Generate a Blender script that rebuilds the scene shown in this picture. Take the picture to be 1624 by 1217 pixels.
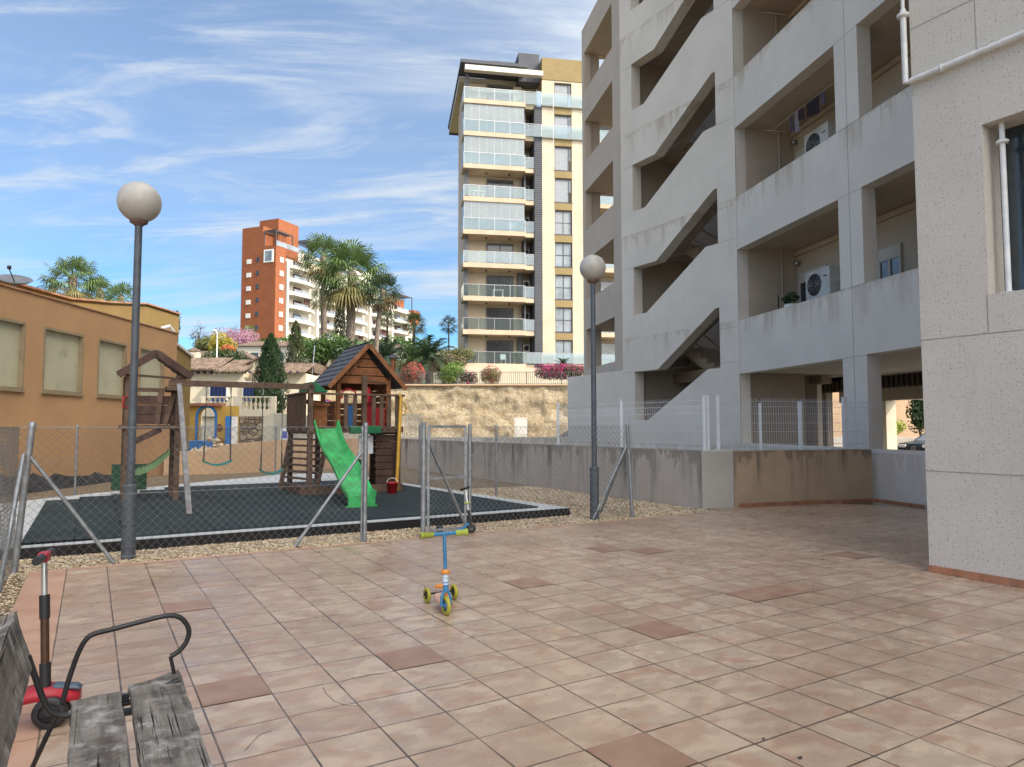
import bpy, bmesh, math, random
from mathutils import Vector, Matrix
from mathutils.geometry import tessellate_polygon
for o in list(bpy.data.objects): bpy.data.objects.remove(o)
SC = bpy.context.scene; COL = SC.collection
R = math.radians
random.seed(7)
# ---------------------------------------------------------------- camera
HC = 1.4
cam = bpy.data.cameras.new('camera'); camo = bpy.data.objects.new('camera', cam); COL.objects.link(camo)
cam.sensor_width = 36; cam.lens = 36*1115/1624.; cam.clip_start = .05; cam.clip_end = 3000
PITCH = math.atan(68/1115.)
camo.location = (0, 0, HC); camo.rotation_euler = (math.pi/2+PITCH, R(0.05), 0)
SC.camera = camo
SC.render.resolution_x = 1024; SC.render.resolution_y = 767
# ---------------------------------------------------------------- light
SUN_EL = R(41); SAX, SAY = .87, -.49           # horizontal direction towards the sun
W = bpy.data.worlds.new('World'); SC.world = W; W.use_nodes = True
wt = W.node_tree; wt.nodes.clear()
def N(t, ty, **k):
    n = t.nodes.new(ty)
    for a, b in k.items(): setattr(n, a, b)
    return n
wo = N(wt, 'ShaderNodeOutputWorld'); bg = N(wt, 'ShaderNodeBackground'); bg.inputs[1].default_value = .13
sky = N(wt, 'ShaderNodeTexSky', sky_type='NISHITA'); sky.sun_disc = False
sky.sun_elevation = SUN_EL; sky.sun_rotation = math.atan2(SAX, SAY)
sky.air_density = 1.0; sky.dust_density = .5; sky.ozone_density = 2.2
tc = N(wt, 'ShaderNodeTexCoord'); sx = N(wt, 'ShaderNodeSeparateXYZ')
wt.links.new(tc.outputs['Generated'], sx.inputs[0])
def wm(op, a, b=None, c=None):
    n = N(wt, 'ShaderNodeMath', operation=op)
    for i, v in enumerate((a, b, c)):
        if v is None: continue
        if hasattr(v, 'links'): wt.links.new(v, n.inputs[i])
        else: n.inputs[i].default_value = v
    return n.outputs[0]
zz = wm('ADD', wm('MAXIMUM', sx.outputs[2], 0), .12)
cx_ = wm('DIVIDE', sx.outputs[0], zz); cy_ = wm('DIVIDE', sx.outputs[1], zz)
def cloud(sx_, sy_, rot, scale, det, lo, hi, rough=.6, dist=.6, off=0):
    cb = N(wt, 'ShaderNodeCombineXYZ'); wt.links.new(cx_, cb.inputs[0]); wt.links.new(cy_, cb.inputs[1]); cb.inputs[2].default_value = off
    mp = N(wt, 'ShaderNodeMapping'); mp.inputs['Scale'].default_value = (sx_, sy_, 1); mp.inputs['Rotation'].default_value = (0, 0, R(rot)); mp.inputs['Location'].default_value = (off, off*.7, 0)
    wt.links.new(cb.outputs[0], mp.inputs[0])
    nt = N(wt, 'ShaderNodeTexNoise'); nt.inputs['Scale'].default_value = scale; nt.inputs['Detail'].default_value = det
    nt.inputs['Roughness'].default_value = rough; nt.inputs['Distortion'].default_value = dist
    wt.links.new(mp.outputs[0], nt.inputs['Vector'])
    mr = N(wt, 'ShaderNodeMapRange'); mr.interpolation_type = 'SMOOTHSTEP'
    mr.inputs[1].default_value = lo; mr.inputs[2].default_value = hi
    wt.links.new(nt.outputs[0], mr.inputs[0]); return mr.outputs[0]
c1 = cloud(.5, 1.25, -16, .75, 10, .41, .68, .60, 1.1, 3.1)
c2 = cloud(.9, 3.0, -26, 1.2, 10, .44, .74, .64, 1.5, 8.4)
c3 = cloud(.5, .8, 10, .55, 5, .44, .62, .5, .4, 1.7)
cl = wm('MINIMUM', wm('ADD', wm('MULTIPLY', c1, .72), wm('ADD', wm('MULTIPLY', c2, wm('MULTIPLY', c3, .6)), wm('MULTIPLY', c3, .30))), .95)
mx = N(wt, 'ShaderNodeMix', data_type='RGBA'); pass
tn = N(wt, 'ShaderNodeMix', data_type='RGBA', blend_type='MULTIPLY'); tn.inputs[0].default_value = 1; wt.links.new(sky.outputs[0], tn.inputs[6]); tn.inputs[7].default_value = (.29, .47, .60, 1); wt.links.new(tn.outputs[2], mx.inputs[6]); 
sdot = N(wt, 'ShaderNodeVectorMath', operation='DOT_PRODUCT'); nv = N(wt, 'ShaderNodeVectorMath', operation='NORMALIZE'); wt.links.new(tc.outputs['Generated'], nv.inputs[0]); wt.links.new(nv.outputs[0], sdot.inputs[0])
sdot.inputs[1].default_value = (SAX*math.cos(SUN_EL), SAY*math.cos(SUN_EL), math.sin(SUN_EL))
# unseen sky towards the sun thickened and brightened, added to fill the shade
sun_fill = wm('ADD', 1.0, wm('MULTIPLY', wm('POWER', wm('MAXIMUM', sdot.outputs['Value'], 0), 1.4), 6.0))
wt.links.new(wm('MINIMUM', wm('ADD', cl, wm('MULTIPLY', wm('MAXIMUM', sdot.outputs['Value'], 0), .9)), .97), mx.inputs[0])
cm = N(wt, 'ShaderNodeVectorMath', operation='SCALE'); cm.inputs[0].default_value = (2.7, 2.5, 2.25); wt.links.new(wm('SUBTRACT', sun_fill, 1.0), cm.inputs['Scale'])
ca = N(wt, 'ShaderNodeVectorMath', operation='ADD'); wt.links.new(cm.outputs[0], ca.inputs[0]); ca.inputs[1].default_value = (2.2, 2.45, 2.75); wt.links.new(ca.outputs[0], mx.inputs[7])
wt.links.new(mx.outputs[2], bg.inputs[0]); wt.links.new(bg.outputs[0], wo.inputs[0])
sl = bpy.data.lights.new('sun', 'SUN'); sl.energy = 2.1; sl.angle = R(.5); sl.color = (1, .91, .78)
so = bpy.data.objects.new('sun', sl); COL.objects.link(so)
ce = math.cos(SUN_EL); dsun = Vector((SAX*ce, SAY*ce, math.sin(SUN_EL)))
so.rotation_euler = dsun.to_track_quat('Z', 'Y').to_euler(); so.location = (30, -10, 60)
SC.view_settings.view_transform = 'Standard'; SC.view_settings.look = 'None'
SC.view_settings.exposure = 1.35; SC.view_settings.gamma = 1; SC.view_settings.use_curve_mapping = False
# ---------------------------------------------------------------- pixel ray helper: measures where things stand
def ray(x, y):
    u = (x-812)/1115.; v = -(y-608.5)/1115.
    return (u, math.cos(PITCH)-v*math.sin(PITCH), math.sin(PITCH)+v*math.cos(PITCH))
def at(x, y, Y):
    r = ray(x, y); t = Y/r[1]; return Vector((r[0]*t, Y, HC+r[2]*t))
def gp(x, y, z=0):
    r = ray(x, y); t = (z-HC)/r[2]; return Vector((r[0]*t, r[1]*t, z))
# ---------------------------------------------------------------- frames
A = math.atan(667/1115.); cA, sA = math.cos(A), math.sin(A)
PT = lambda a, b, z: Vector((-4.667+cA*a-sA*b, 6.883+sA*a+cA*b, z))       # patio tiles
aF = math.atan(208/1115.); cF, sF = math.cos(aF), math.sin(aF)
FA = lambda s, n, z: Vector((7.02-sF*s+cF*n, 12.0+cF*s+sF*n, z))          # facade: s away along it, n into it
P1 = FA(6.25, 0, 0)
SW = lambda u, n, z: Vector((P1.x-sA*u+cA*n, P1.y+cA*u+sA*n, z))          # stair wall
NB = lambda t, n, z: Vector((4.011+sA*t+cA*n, 6.853-cA*t+sA*n, z))        # near block: t towards camera
TWf = lambda w, v, z: Vector((-4.1+.985*w-.17*v, 61+.17*w+.985*v, z))     # tan tower
WD = lambda x, y, z: Vector((x, y, z))
# ---------------------------------------------------------------- mesh builder
class MB:
    def __init__(s): s.v = []; s.f = []; s.sm = []
    def add(s, vs, fs, sm=False):
        k = len(s.v); s.v += [tuple(p) for p in vs]; s.f += [tuple(i+k for i in f) for f in fs]; s.sm += [sm]*len(fs); return s
    def box(s, fr, a, b, z):
        vs = [fr(i, j, k) for k in z for j in b for i in a]
        return s.add(vs, [(0,2,3,1),(4,5,7,6),(0,1,5,4),(2,6,7,3),(0,4,6,2),(1,3,7,5)])
    def hexa(s, p): return s.add(p, [(0,3,2,1),(4,5,6,7),(0,1,5,4),(1,2,6,5),(2,3,7,6),(3,0,4,7)])
    def quad(s, *p): return s.add(p, [tuple(range(len(p)))])
    def beam(s, p, q, w, h, up=(0,0,1)):
        p = Vector(p); q = Vector(q); d = (q-p).normalized(); up = Vector(up)
        x = d.cross(up)
        if x.length < 1e-4: x = d.cross(Vector((0,1,0)))
        x.normalize(); y = x.cross(d)
        c = [(-1,-1),(1,-1),(1,1),(-1,1)]
        return s.hexa([p+x*(i*w/2)+y*(j*h/2) for i, j in c]+[q+x*(i*w/2)+y*(j*h/2) for i, j in c])
    def tube(s, pts, r, n=8, cap=True, sm=True):
        pts = [Vector(p) for p in pts]; m = len(pts); rr = r if isinstance(r, (list, tuple)) else [r]*m
        vs = []; x = None
        for i in range(m):
            d = (pts[min(i+1, m-1)]-pts[max(i-1, 0)]).normalized()
            if x is None:
                x = d.orthogonal().normalized()
            x = (x-d*x.dot(d)).normalized(); y = d.cross(x)
            vs += [pts[i]+(x*math.cos(2*math.pi*k/n)+y*math.sin(2*math.pi*k/n))*rr[i] for k in range(n)]
        fs = [(i*n+k, i*n+(k+1) % n, (i+1)*n+(k+1) % n, (i+1)*n+k) for i in range(m-1) for k in range(n)]
        s.add(vs, fs, sm)
        if cap: s.add([vs[k] for k in range(n)], [tuple(range(n))[::-1]]); s.add([vs[(m-1)*n+k] for k in range(n)], [tuple(range(n))])
        return s
    def lathe(s, c, prof, n=24, axis=None, sm=True):
        c = Vector(c); ax = Vector(axis or (0,0,1)).normalized(); x = ax.orthogonal().normalized(); y = ax.cross(x)
        vs = [c+ax*z+(x*math.cos(2*math.pi*k/n)+y*math.sin(2*math.pi*k/n))*r for r, z in prof for k in range(n)]
        fs = [(i*n+k, i*n+(k+1) % n, (i+1)*n+(k+1) % n, (i+1)*n+k) for i in range(len(prof)-1) for k in range(n)]
        return s.add(vs, fs, sm)
    def sphere(s, c, r, n=20, m=12, sc=(1,1,1)):
        c = Vector(c); vs = []; fs = []
        for i in range(m+1):
            t = math.pi*i/m
            for k in range(n):
                p = 2*math.pi*k/n; vs.append(c+Vector((r*sc[0]*math.sin(t)*math.cos(p), r*sc[1]*math.sin(t)*math.sin(p), r*sc[2]*math.cos(t))))
        for i in range(m):
            for k in range(n): fs.append((i*n+k, i*n+(k+1) % n, (i+1)*n+(k+1) % n, (i+1)*n+k))
        return s.add(vs, fs, True)
    def prism(s, f3, outer, t0, t1, holes=()):
        """polygon (p,q) with holes, mapped by f3(p,q,t) and extruded from t0 to t1"""
        loops = [outer]+list(holes); flat = [p for l in loops for p in l]; n = len(flat)
        tr = tessellate_polygon([[Vector((p[0], p[1], 0)) for p in l] for l in loops])
        vs = [f3(p[0], p[1], t0) for p in flat]+[f3(p[0], p[1], t1) for p in flat]
        fs = [tuple(t) for t in tr]+[tuple(i+n for i in t[::-1]) for t in tr]
        k = 0
        for l in loops:
            m = len(l)
            for i in range(m): fs.append((k+i, k+(i+1) % m, n+k+(i+1) % m, n+k+i))
            k += m
        return s.add(vs, fs)
    def disc(s, c, ax, r, n=16):
        ax = Vector(ax).normalized(); x = ax.orthogonal().normalized(); y = ax.cross(x); c = Vector(c)
        return s.add([c+(x*math.cos(2*math.pi*k/n)+y*math.sin(2*math.pi*k/n))*r for k in range(n)], [tuple(range(n))])
ORG = {}
def mesh_of(name, mb, m, org):
    me = bpy.data.meshes.new(name); me.from_pydata([(p[0]-org[0], p[1]-org[1], p[2]-org[2]) for p in mb.v], [], mb.f)
    me.polygons.foreach_set('use_smooth', mb.sm); me.materials.append(m); me.update(); return me
def tagp(o, label=None, cat=None, group=None, kind=None):
    for k, v in (('label', label), ('category', cat), ('group', group), ('kind', kind)):
        if v: o[k] = v
    return o
def bev(o, w):
    if w:
        b = o.modifiers.new('bevel', 'BEVEL'); b.width = w; b.segments = 2; b.limit_method = 'ANGLE'; b.angle_limit = R(40)
def thing(name, loc, label, cat, group=None):
    o = bpy.data.objects.new(name, None); COL.objects.link(o); o.location = loc; o.empty_display_size = .2
    ORG[o.name] = Vector(loc); return tagp(o, label, cat, group)
def part(name, mb, m, parent, label=None, bevel=0, kind=None):
    org = ORG[parent.name]; o = bpy.data.objects.new(name, mesh_of(name, mb, m, org)); COL.objects.link(o)
    o.parent = parent; ORG[o.name] = org; bev(o, bevel); return tagp(o, label, None, None, kind)
def solo(name, mb, m, label=None, cat=None, group=None, kind=None, loc=(0,0,0), bevel=0):
    o = bpy.data.objects.new(name, mesh_of(name, mb, m, Vector(loc))); COL.objects.link(o); o.location = loc
    ORG[o.name] = Vector(loc); bev(o, bevel); return tagp(o, label, cat, group, kind)
def copy_tree(o, parent=None):
    c = o.copy(); COL.objects.link(c)
    if parent: c.parent = parent
    for ch in list(o.children): copy_tree(ch, c)
    return c
# ---------------------------------------------------------------- materials
MT = {}
class NT:
    def __init__(s, name):
        s.m = bpy.data.materials.new(name); s.m.use_nodes = True; s.t = s.m.node_tree; s.b = s.t.nodes['Principled BSDF']; MT[name] = s.m
    def n(s, ty, **k): return N(s.t, ty, **k)
    def l(s, a, b): s.t.links.new(a, b)
    def pos(s): return s.n('ShaderNodeNewGeometry').outputs['Position']
    def map(s, v, sc=(1,1,1), rot=(0,0,0), loc=(0,0,0)):
        m = s.n('ShaderNodeMapping'); m.inputs['Scale'].default_value = sc; m.inputs['Rotation'].default_value = rot; m.inputs['Location'].default_value = loc
        s.l(v, m.inputs[0]); return m.outputs[0]
    def noise(s, v, scale, det=4, rough=.55, dist=0):
        m = s.n('ShaderNodeTexNoise'); s.l(v, m.inputs['Vector']); m.inputs['Scale'].default_value = scale; m.inputs['Detail'].default_value = det
        m.inputs['Roughness'].default_value = rough; m.inputs['Distortion'].default_value = dist; return m.outputs[0]
    def vor(s, v, scale, out='Distance', feat='F1'):
        m = s.n('ShaderNodeTexVoronoi', feature=feat); s.l(v, m.inputs['Vector']); m.inputs['Scale'].default_value = scale; return m.outputs[out]
    def mr(s, v, a, b, c=0, d=1, sm=True):
        m = s.n('ShaderNodeMapRange'); m.interpolation_type = 'SMOOTHSTEP' if sm else 'LINEAR'; s.l(v, m.inputs[0])
        for i, x in enumerate((a, b, c, d)): m.inputs[i+1].default_value = x
        return m.outputs[0]
    def ma(s, op, a, b=None, c=None):
        m = s.n('ShaderNodeMath', operation=op)
        for i, v in enumerate((a, b, c)):
            if v is None: continue
            if hasattr(v, 'links'): s.l(v, m.inputs[i])
            else: m.inputs[i].default_value = v
        return m.outputs[0]
    def mix(s, f, a, b, mode='MIX'):
        m = s.n('ShaderNodeMix', data_type='RGBA', blend_type=mode)
        if hasattr(f, 'links'): s.l(f, m.inputs[0])
        else: m.inputs[0].default_value = f
        for i, v in ((6, a), (7, b)):
            if hasattr(v, 'links'): s.l(v, m.inputs[i])
            else: m.inputs[i].default_value = (*v, 1) if len(v) == 3 else v
        return m.outputs[2]
    def col(s, c): s.l(c, s.b.inputs['Base Color']) if hasattr(c, 'links') else setattr(s.b.inputs['Base Color'], 'default_value', (*c, 1)); return s
    def set(s, rough=.8, metal=0, spec=.4):
        if hasattr(rough, 'links'): s.l(rough, s.b.inputs['Roughness'])
        else: s.b.inputs['Roughness'].default_value = rough
        s.b.inputs['Metallic'].default_value = metal; s.b.inputs['Specular IOR Level'].default_value = spec; return s
    def bump(s, h, st=.3, dist=.01):
        m = s.n('ShaderNodeBump'); m.inputs['Strength'].default_value = st; m.inputs['Distance'].default_value = dist
        s.l(h, m.inputs['Height']); s.l(m.outputs[0], s.b.inputs['Normal']); return s
def simple(name, c, rough=.6, metal=0, var=.12, sc=6, bump=0, spec=.4, dirt=0, bs=60):
    s = NT(name); p = s.n('ShaderNodeTexCoord').outputs['Object']
    k = s.noise(p, sc, 5, .6); lo = tuple(x*(1-var) for x in c); hi = tuple(min(x*(1+var), 1) for x in c)
    cc = s.mix(s.mr(k, .3, .7), lo, hi)
    if dirt: cc = s.mix(s.ma('MULTIPLY', s.mr(s.noise(p, sc*.7+1.3, 6, .7), .52, .75), dirt), cc, (.08, .065, .05))
    s.col(cc).set(s.mr(s.noise(p, sc*2, 3), .2, .8, max(rough-.1, .02), min(rough+.1, 1)), metal, spec)
    if bump: s.bump(s.noise(p, bs, 4), bump, .004)
    return s.m
def stucco(name, c, speck=0, soft=0,  drip=None,  pit=0, stain=.35, sc=1., bump=.35, streak=1., grain=70, dark=(.16,.14,.12)):
    s = NT(name); p = s.pos()
    cc = s.mix(s.mr(s.noise(p, .7*sc, 6, .6), .3, .7), tuple(x*(.94 if speck or soft else .88) for x in c), tuple(min(1, x*1.05) for x in c))
    cc = s.mix(s.ma('MULTIPLY', s.mr(s.noise(p, 4*sc, 5, .65), .45, .75), .12 if speck or soft else .25), cc, (c[0]*.86, c[1]*.76, c[2]*.62))
    st = s.mr(s.noise(s.map(p, (5, 5, .35)), 1.1*streak, 5, .6), .56, .8)
    st = s.ma('MULTIPLY', st, s.mr(s.noise(p, .6, 2), .4, .65))
    cc = s.mix(s.ma('MULTIPLY', st, stain), cc, dark)
    if drip:
        zt, ln, am, dc = drip; spz = s.n('ShaderNodeSeparateXYZ'); s.l(p, spz.inputs[0]); zz = spz.outputs[2]
        if ln < 0: ln = -ln; zz = s.ma('SUBTRACT', s.ma('MULTIPLY', s.ma('FRACT', s.ma('DIVIDE', s.ma('SUBTRACT', zz, zt+.02), 3.25)), 3.25), 3.25); zt = 0.
        fl = s.map(p, (1, 1, .06)); w1 = s.mr(s.noise(fl, 2.6, 5, .65), .47, .66); ed = s.ma('ADD', zz, s.ma('MULTIPLY', s.ma('SUBTRACT', s.noise(s.map(p, (1, 1, .4)), 3.3, 6, .7), .5), ln*1.6))
        mk = s.ma('MULTIPLY', s.mr(ed, zt-ln, zt+.05), w1); mk = s.ma('MAXIMUM', mk, s.ma('MULTIPLY', s.mr(ed, zt-.16*ln, zt), .55))
        cc = s.mix(s.ma('MULTIPLY', mk, am), cc, dc)
    g = s.noise(p, grain, 3, .6)
    cc = s.mix(s.mr(g, .3, .7, 0, .16), cc, tuple(x*.6 for x in c))
    h = g
    if speck:
        pc = s.n('ShaderNodeSeparateColor'); s.l(s.vor(p, 46, 'Color'), pc.inputs[0]); pd = s.vor(p, 46)
        pm = s.ma('MULTIPLY', s.mr(pd, .14, .26, 1, 0), s.mr(pc.outputs[0], .55, .6)); cc = s.mix(s.ma('MULTIPLY', pm, .8), cc, (.15, .125, .105)); g = s.ma('SUBTRACT', g, s.ma('MULTIPLY', pm, .9))
        v = s.vor(s.map(p, (1,1,1)), 105); w = s.vor(p, 52); q = s.noise(p, 9, 2)
        cc = s.mix(s.ma('MULTIPLY', s.mr(v, .12, .2, 1, 0), speck), cc, (.10, .085, .07))
        cc = s.mix(s.ma('MULTIPLY', s.mr(w, .08, .15, 1, 0), speck*.9), cc, (.16, .13, .11))
        cc = s.mix(s.ma('MULTIPLY', s.mr(s.vor(s.map(p, loc=(3,1,2)), 48), .1, .18, 1, 0), .5), cc, (.8, .77, .72))
        h = s.ma('ADD', g, s.ma('MULTIPLY', s.mr(v, .08, .22), 1.2))
    s.col(cc).set(.9, 0, .2).bump(h, bump, .006); return s.m
def glass(name, tint=(.6,.75,.75), alpha=.45, rough=.03):
    s = NT(name); t = s.t; tr = s.n('ShaderNodeBsdfTransparent'); tr.inputs[0].default_value = (*tint, 1)
    gl = s.n('ShaderNodeBsdfGlossy'); gl.inputs['Roughness'].default_value = rough; gl.inputs[0].default_value = (.8, .85, .88, 1)
    df = s.n('ShaderNodeBsdfDiffuse'); df.inputs[0].default_value = (*[x*.75 for x in tint], 1)
    m1 = s.n('ShaderNodeMixShader'); m1.inputs[0].default_value = alpha; s.l(tr.outputs[0], m1.inputs[1]); s.l(df.outputs[0], m1.inputs[2])
    fr = s.n('ShaderNodeLayerWeight'); fr.inputs[0].default_value = .25
    m2 = s.n('ShaderNodeMixShader'); s.l(s.mr(fr.outputs['Fresnel'], 0, 1, .10, .55, False), m2.inputs[0]); s.l(m1.outputs[0], m2.inputs[1]); s.l(gl.outputs[0], m2.inputs[2])
    s.l(m2.outputs[0], t.nodes['Material Output'].inputs[0]); return s.m
def leafm(name, c, c2, sc=3.):
    s = NT(name); p = s.n('ShaderNodeTexCoord').outputs['Object']
    cc = s.mix(s.mr(s.noise(p, sc, 3, .6), .35, .65), c, c2)
    cc = s.mix(s.mr(s.noise(p, sc*9, 2), .35, .7, 0, .5), cc, tuple(min(1, x*1.7) for x in c2))
    s.col(cc).set(.55, 0, .35)
    s.b.inputs['Subsurface Weight'].default_value = 0
    tl = s.n('ShaderNodeBsdfTranslucent'); s.l(cc, tl.inputs[0]); m = s.n('ShaderNodeMixShader'); m.inputs[0].default_value = .25
    s.l(s.b.outputs[0], m.inputs[1]); s.l(tl.outputs[0], m.inputs[2]); s.l(m.outputs[0], s.t.nodes['Material Output'].inputs[0]); return s.m

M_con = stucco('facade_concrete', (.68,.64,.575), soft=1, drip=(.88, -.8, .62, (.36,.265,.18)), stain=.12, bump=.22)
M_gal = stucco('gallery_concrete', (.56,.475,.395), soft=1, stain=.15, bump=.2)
M_undershade = stucco('undercroft_shaded_render', (.33,.27,.21), stain=.15, bump=.2)  # interior render darkened in its colour to carry the undercroft's shade
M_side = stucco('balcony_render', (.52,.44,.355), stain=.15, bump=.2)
M_spk = stucco('pitted_concrete', (.59,.555,.50), speck=.95, stain=.25, bump=.55)
M_wall = stucco('weathered_wall', (.50,.45,.39), drip=(.97, 1.3, .95, (.07,.065,.06)), stain=.3, streak=.6, bump=.45, dark=(.07,.065,.06))
M_tan = stucco('tan_stained_wall', (.50,.375,.26), drip=(.965, .8, .97, (.08,.07,.06)), stain=.7, streak=.45, bump=.4, sc=1.6, dark=(.07,.06,.05))
M_school = stucco('school_render', (.50,.30,.155), stain=.35, streak=1.2, bump=.3)
M_must = stucco('mustard_render', (.27,.185,.075), stain=.2)
M_cream = stucco('cream_blockwork', (.60,.42,.27), stain=.3, bump=.4)
M_villa = stucco('villa_plaster', (.60,.54,.42), stain=.15)
M_towc = stucco('tower_cream', (.52,.45,.35), stain=.12, bump=.1)
M_towp = stucco('tower_pink', (.50,.40,.30), stain=.3, bump=.1, dark=(.25,.18,.12))
M_towo = stucco('tower_ochre', (.26,.20,.10), stain=.15, bump=.1)
M_towg = stucco('tower_grey', (.10,.105,.12), stain=.1, bump=.1)
M_orange = stucco('orange_render', (.25,.088,.042), stain=.1, bump=.1)
M_white = stucco('white_render', (.60,.57,.51), stain=.1, bump=.1)
M_beige = simple('shutter_beige', (.45,.43,.30), .6, var=.06, sc=2, dirt=.35)
M_dark = simple('dark_interior', (.03,.03,.032), .8)
M_galv = simple('galvanised_steel', (.27,.29,.31), .45, .55, var=.2, sc=14, dirt=.25)
M_lamp = simple('lamp_post_paint', (.075,.09,.11), .5, .1, var=.18, sc=8, dirt=.3, bump=.1)
M_globe = simple('globe_plastic', (.40,.385,.355), .35, var=.06, sc=5, dirt=.25)
M_rust = simple('rusty_collar', (.16,.10,.08), .7, .2, var=.3)
M_wirew = simple('white_coated_wire', (.66,.70,.74), .4, var=.04)
M_wire = simple('mesh_wire', (.20,.21,.215), .5, .4, var=.15)
M_black = simple('black_plastic', (.018,.018,.02), .45)
M_red = simple('red_plastic', (.36,.018,.035), .4, dirt=.2)
M_redm = simple('red_toy_plastic', (.42,.02,.03), .45)
M_blue = simple('scooter_blue', (.035,.17,.34), .35, dirt=.1)
M_lime = simple('lime_rubber', (.36,.42,.06), .5, dirt=.15)
M_yel = simple('wheel_yellow', (.36,.33,.04), .5, dirt=.2)
M_orp = simple('orange_plastic', (.58,.22,.04), .45)
M_pink = simple('peach_deck', (.62,.36,.26), .55, dirt=.2)
M_wht = simple('white_plastic', (.72,.73,.73), .4, dirt=.1)
M_slide = simple('slide_green', (.04,.36,.10), .42, var=.35, sc=3, dirt=.2)
M_green = simple('dark_green_sheet', (.008,.05,.022), .5)
M_teal = simple('swing_teal', (.015,.16,.14), .45, dirt=.2)
M_ypole = simple('yellow_pole', (.50,.28,.03), .5, dirt=.3)
M_bluep = simple('play_blue', (.05,.16,.38), .5, var=.2)
M_rope = simple('rope', (.06,.055,.05), .8)
M_metal = simple('aluminium', (.45,.45,.45), .35, .8)
M_terr = simple('terracotta', (.36,.165,.095), .5, var=.22, sc=7, dirt=.3, bump=.1)
M_roof = simple('clay_roof', (.13,.092,.068), .95, var=.5, sc=3, dirt=.6)
M_darkg = simple('car_paint', (.012,.016,.024), .3, 0, spec=.4)
M_acw = simple('ac_white', (.62,.62,.60), .5, dirt=.15)
M_mural = stucco('mural_yellow', (.52,.33,.08), stain=.2)
M_mblue = simple('mural_blue', (.03,.17,.47), .6, var=.2)
M_rug = simple('brown_paint', (.20,.09,.05), .8)
M_dwin = simple('dark_glass', (.03,.04,.05), .12, 0, spec=.8)
M_lwin = simple('curtained_glass', (.17,.20,.23), .12, 0, var=.3, sc=.8, spec=.7)
M_glass = glass('balcony_glass', (.68,.78,.80), .06)
M_glass2 = glass('glazing', (.70,.76,.77), .2)
def wood(name, c, dark, sc=1., rough=.75, ax=(1,1,1), g=.5):
    s = NT(name); p = s.n('ShaderNodeTexCoord').outputs['Object']
    k = s.noise(s.map(p, ax), 7*sc, 6, .65, .5); q = s.noise(p, 2.2*sc, 5, .7)
    cc = s.mix(s.mr(k, .32, .68), tuple(x*.7 for x in c), tuple(x*1.2 for x in c))
    cc = s.mix(s.ma('MULTIPLY', s.mr(q, .45, .7), g), cc, dark)
    s.col(cc).set(rough, 0, .25).bump(k, .4, .004); return s.m
M_wood = wood('play_wood', (.125,.08,.058), (.05,.035,.028))
M_wood2 = wood('house_wood', (.30,.125,.055), (.10,.045,.025))
M_woodg = wood('grey_wood', (.21,.21,.215), (.16,.13,.11))
def plank():
    s = NT('weathered_plank'); p = s.map(s.pos(), rot=(0, 0, -A)); g = s.map(p, (22, 1.6, 14)); k = s.noise(g, 1, 6, .7, .3)
    cc = s.mix(s.mr(k, .3, .7), (.10, .09, .08), (.255, .235, .21))
    cc = s.mix(s.mr(s.noise(p, 5, 6, .75), .43, .66, 0, .72), cc, (.045, .036, .03))
    cc = s.mix(s.mr(s.noise(s.map(p, loc=(4, 2, 1)), 7, 5, .7), .5, .7, 0, .65), cc, (.46, .455, .45))
    cr = s.mr(s.noise(s.map(p, (75, 1.6, 30)), 1, 4, .6), .575, .64)
    cc = s.mix(cr, cc, (.015, .012, .01))
    s.col(cc).set(.85, 0, .2).bump(s.ma('SUBTRACT', k, s.ma('MULTIPLY', cr, .8)), .6, .006); return s.m
M_plank = plank()
# ================================================================ GROUND
def gh(x, y):
    def ss(a, b, t):
        t = min(max((t-a)/(b-a), 0), 1); return t*t*(3-2*t)
    r = -.09
    if y > 48.45: r = 4.15
    elif x < -12 and y > 40: r = -.09+1.5*ss(40, 43, y)
    r += 13*ss(64, 150, y)+8*ss(150, 420, y)
    return r
g = MB(); xs = [-1500,-700,-400,-250]+[-200+8*i for i in range(51)]+[250,400,700,1500]; ys = [-600,-200,-60,-20,0,10,20,30,40,41,42,43,48.4,48.5,56]+[62+8*i for i in range(50)]+[600,1000,2600]
g.add([(x, y, gh(x, y)) for y in ys for x in xs], [(j*len(xs)+i, j*len(xs)+i+1, (j+1)*len(xs)+i+1, (j+1)*len(xs)+i) for j in range(len(ys)-1) for i in range(len(xs)-1)])
s = NT('earth'); p = s.pos()
s.col(s.mix(s.mr(s.noise(p, .15, 6, .6), .4, .6), (.06, .075, .03), (.16, .135, .085))).set(.95).bump(s.noise(p, 3, 6), .4, .05); M_earth = s.m
solo('ground', g, M_earth, kind='structure')
# street between the playground and the retaining wall
s = NT('asphalt'); p = s.pos(); k = s.noise(p, 60, 4, .7)
s.col(s.mix(s.mr(k, .3, .7), (.045, .045, .046), (.075, .073, .07))).set(.85).bump(k, .3, .004); M_asph = s.m
m = MB(); m.quad((-9, 25.4, -.04), (60, 25.4, -.04), (60, 46.5, -.04), (-9, 46.5, -.04)); solo('street', m, M_asph, kind='structure')
m = MB(); m.box(WD, (-9, 3), (46.5, 48), (-.04, .1)); solo('pavement', m, M_wall, kind='structure')
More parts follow.
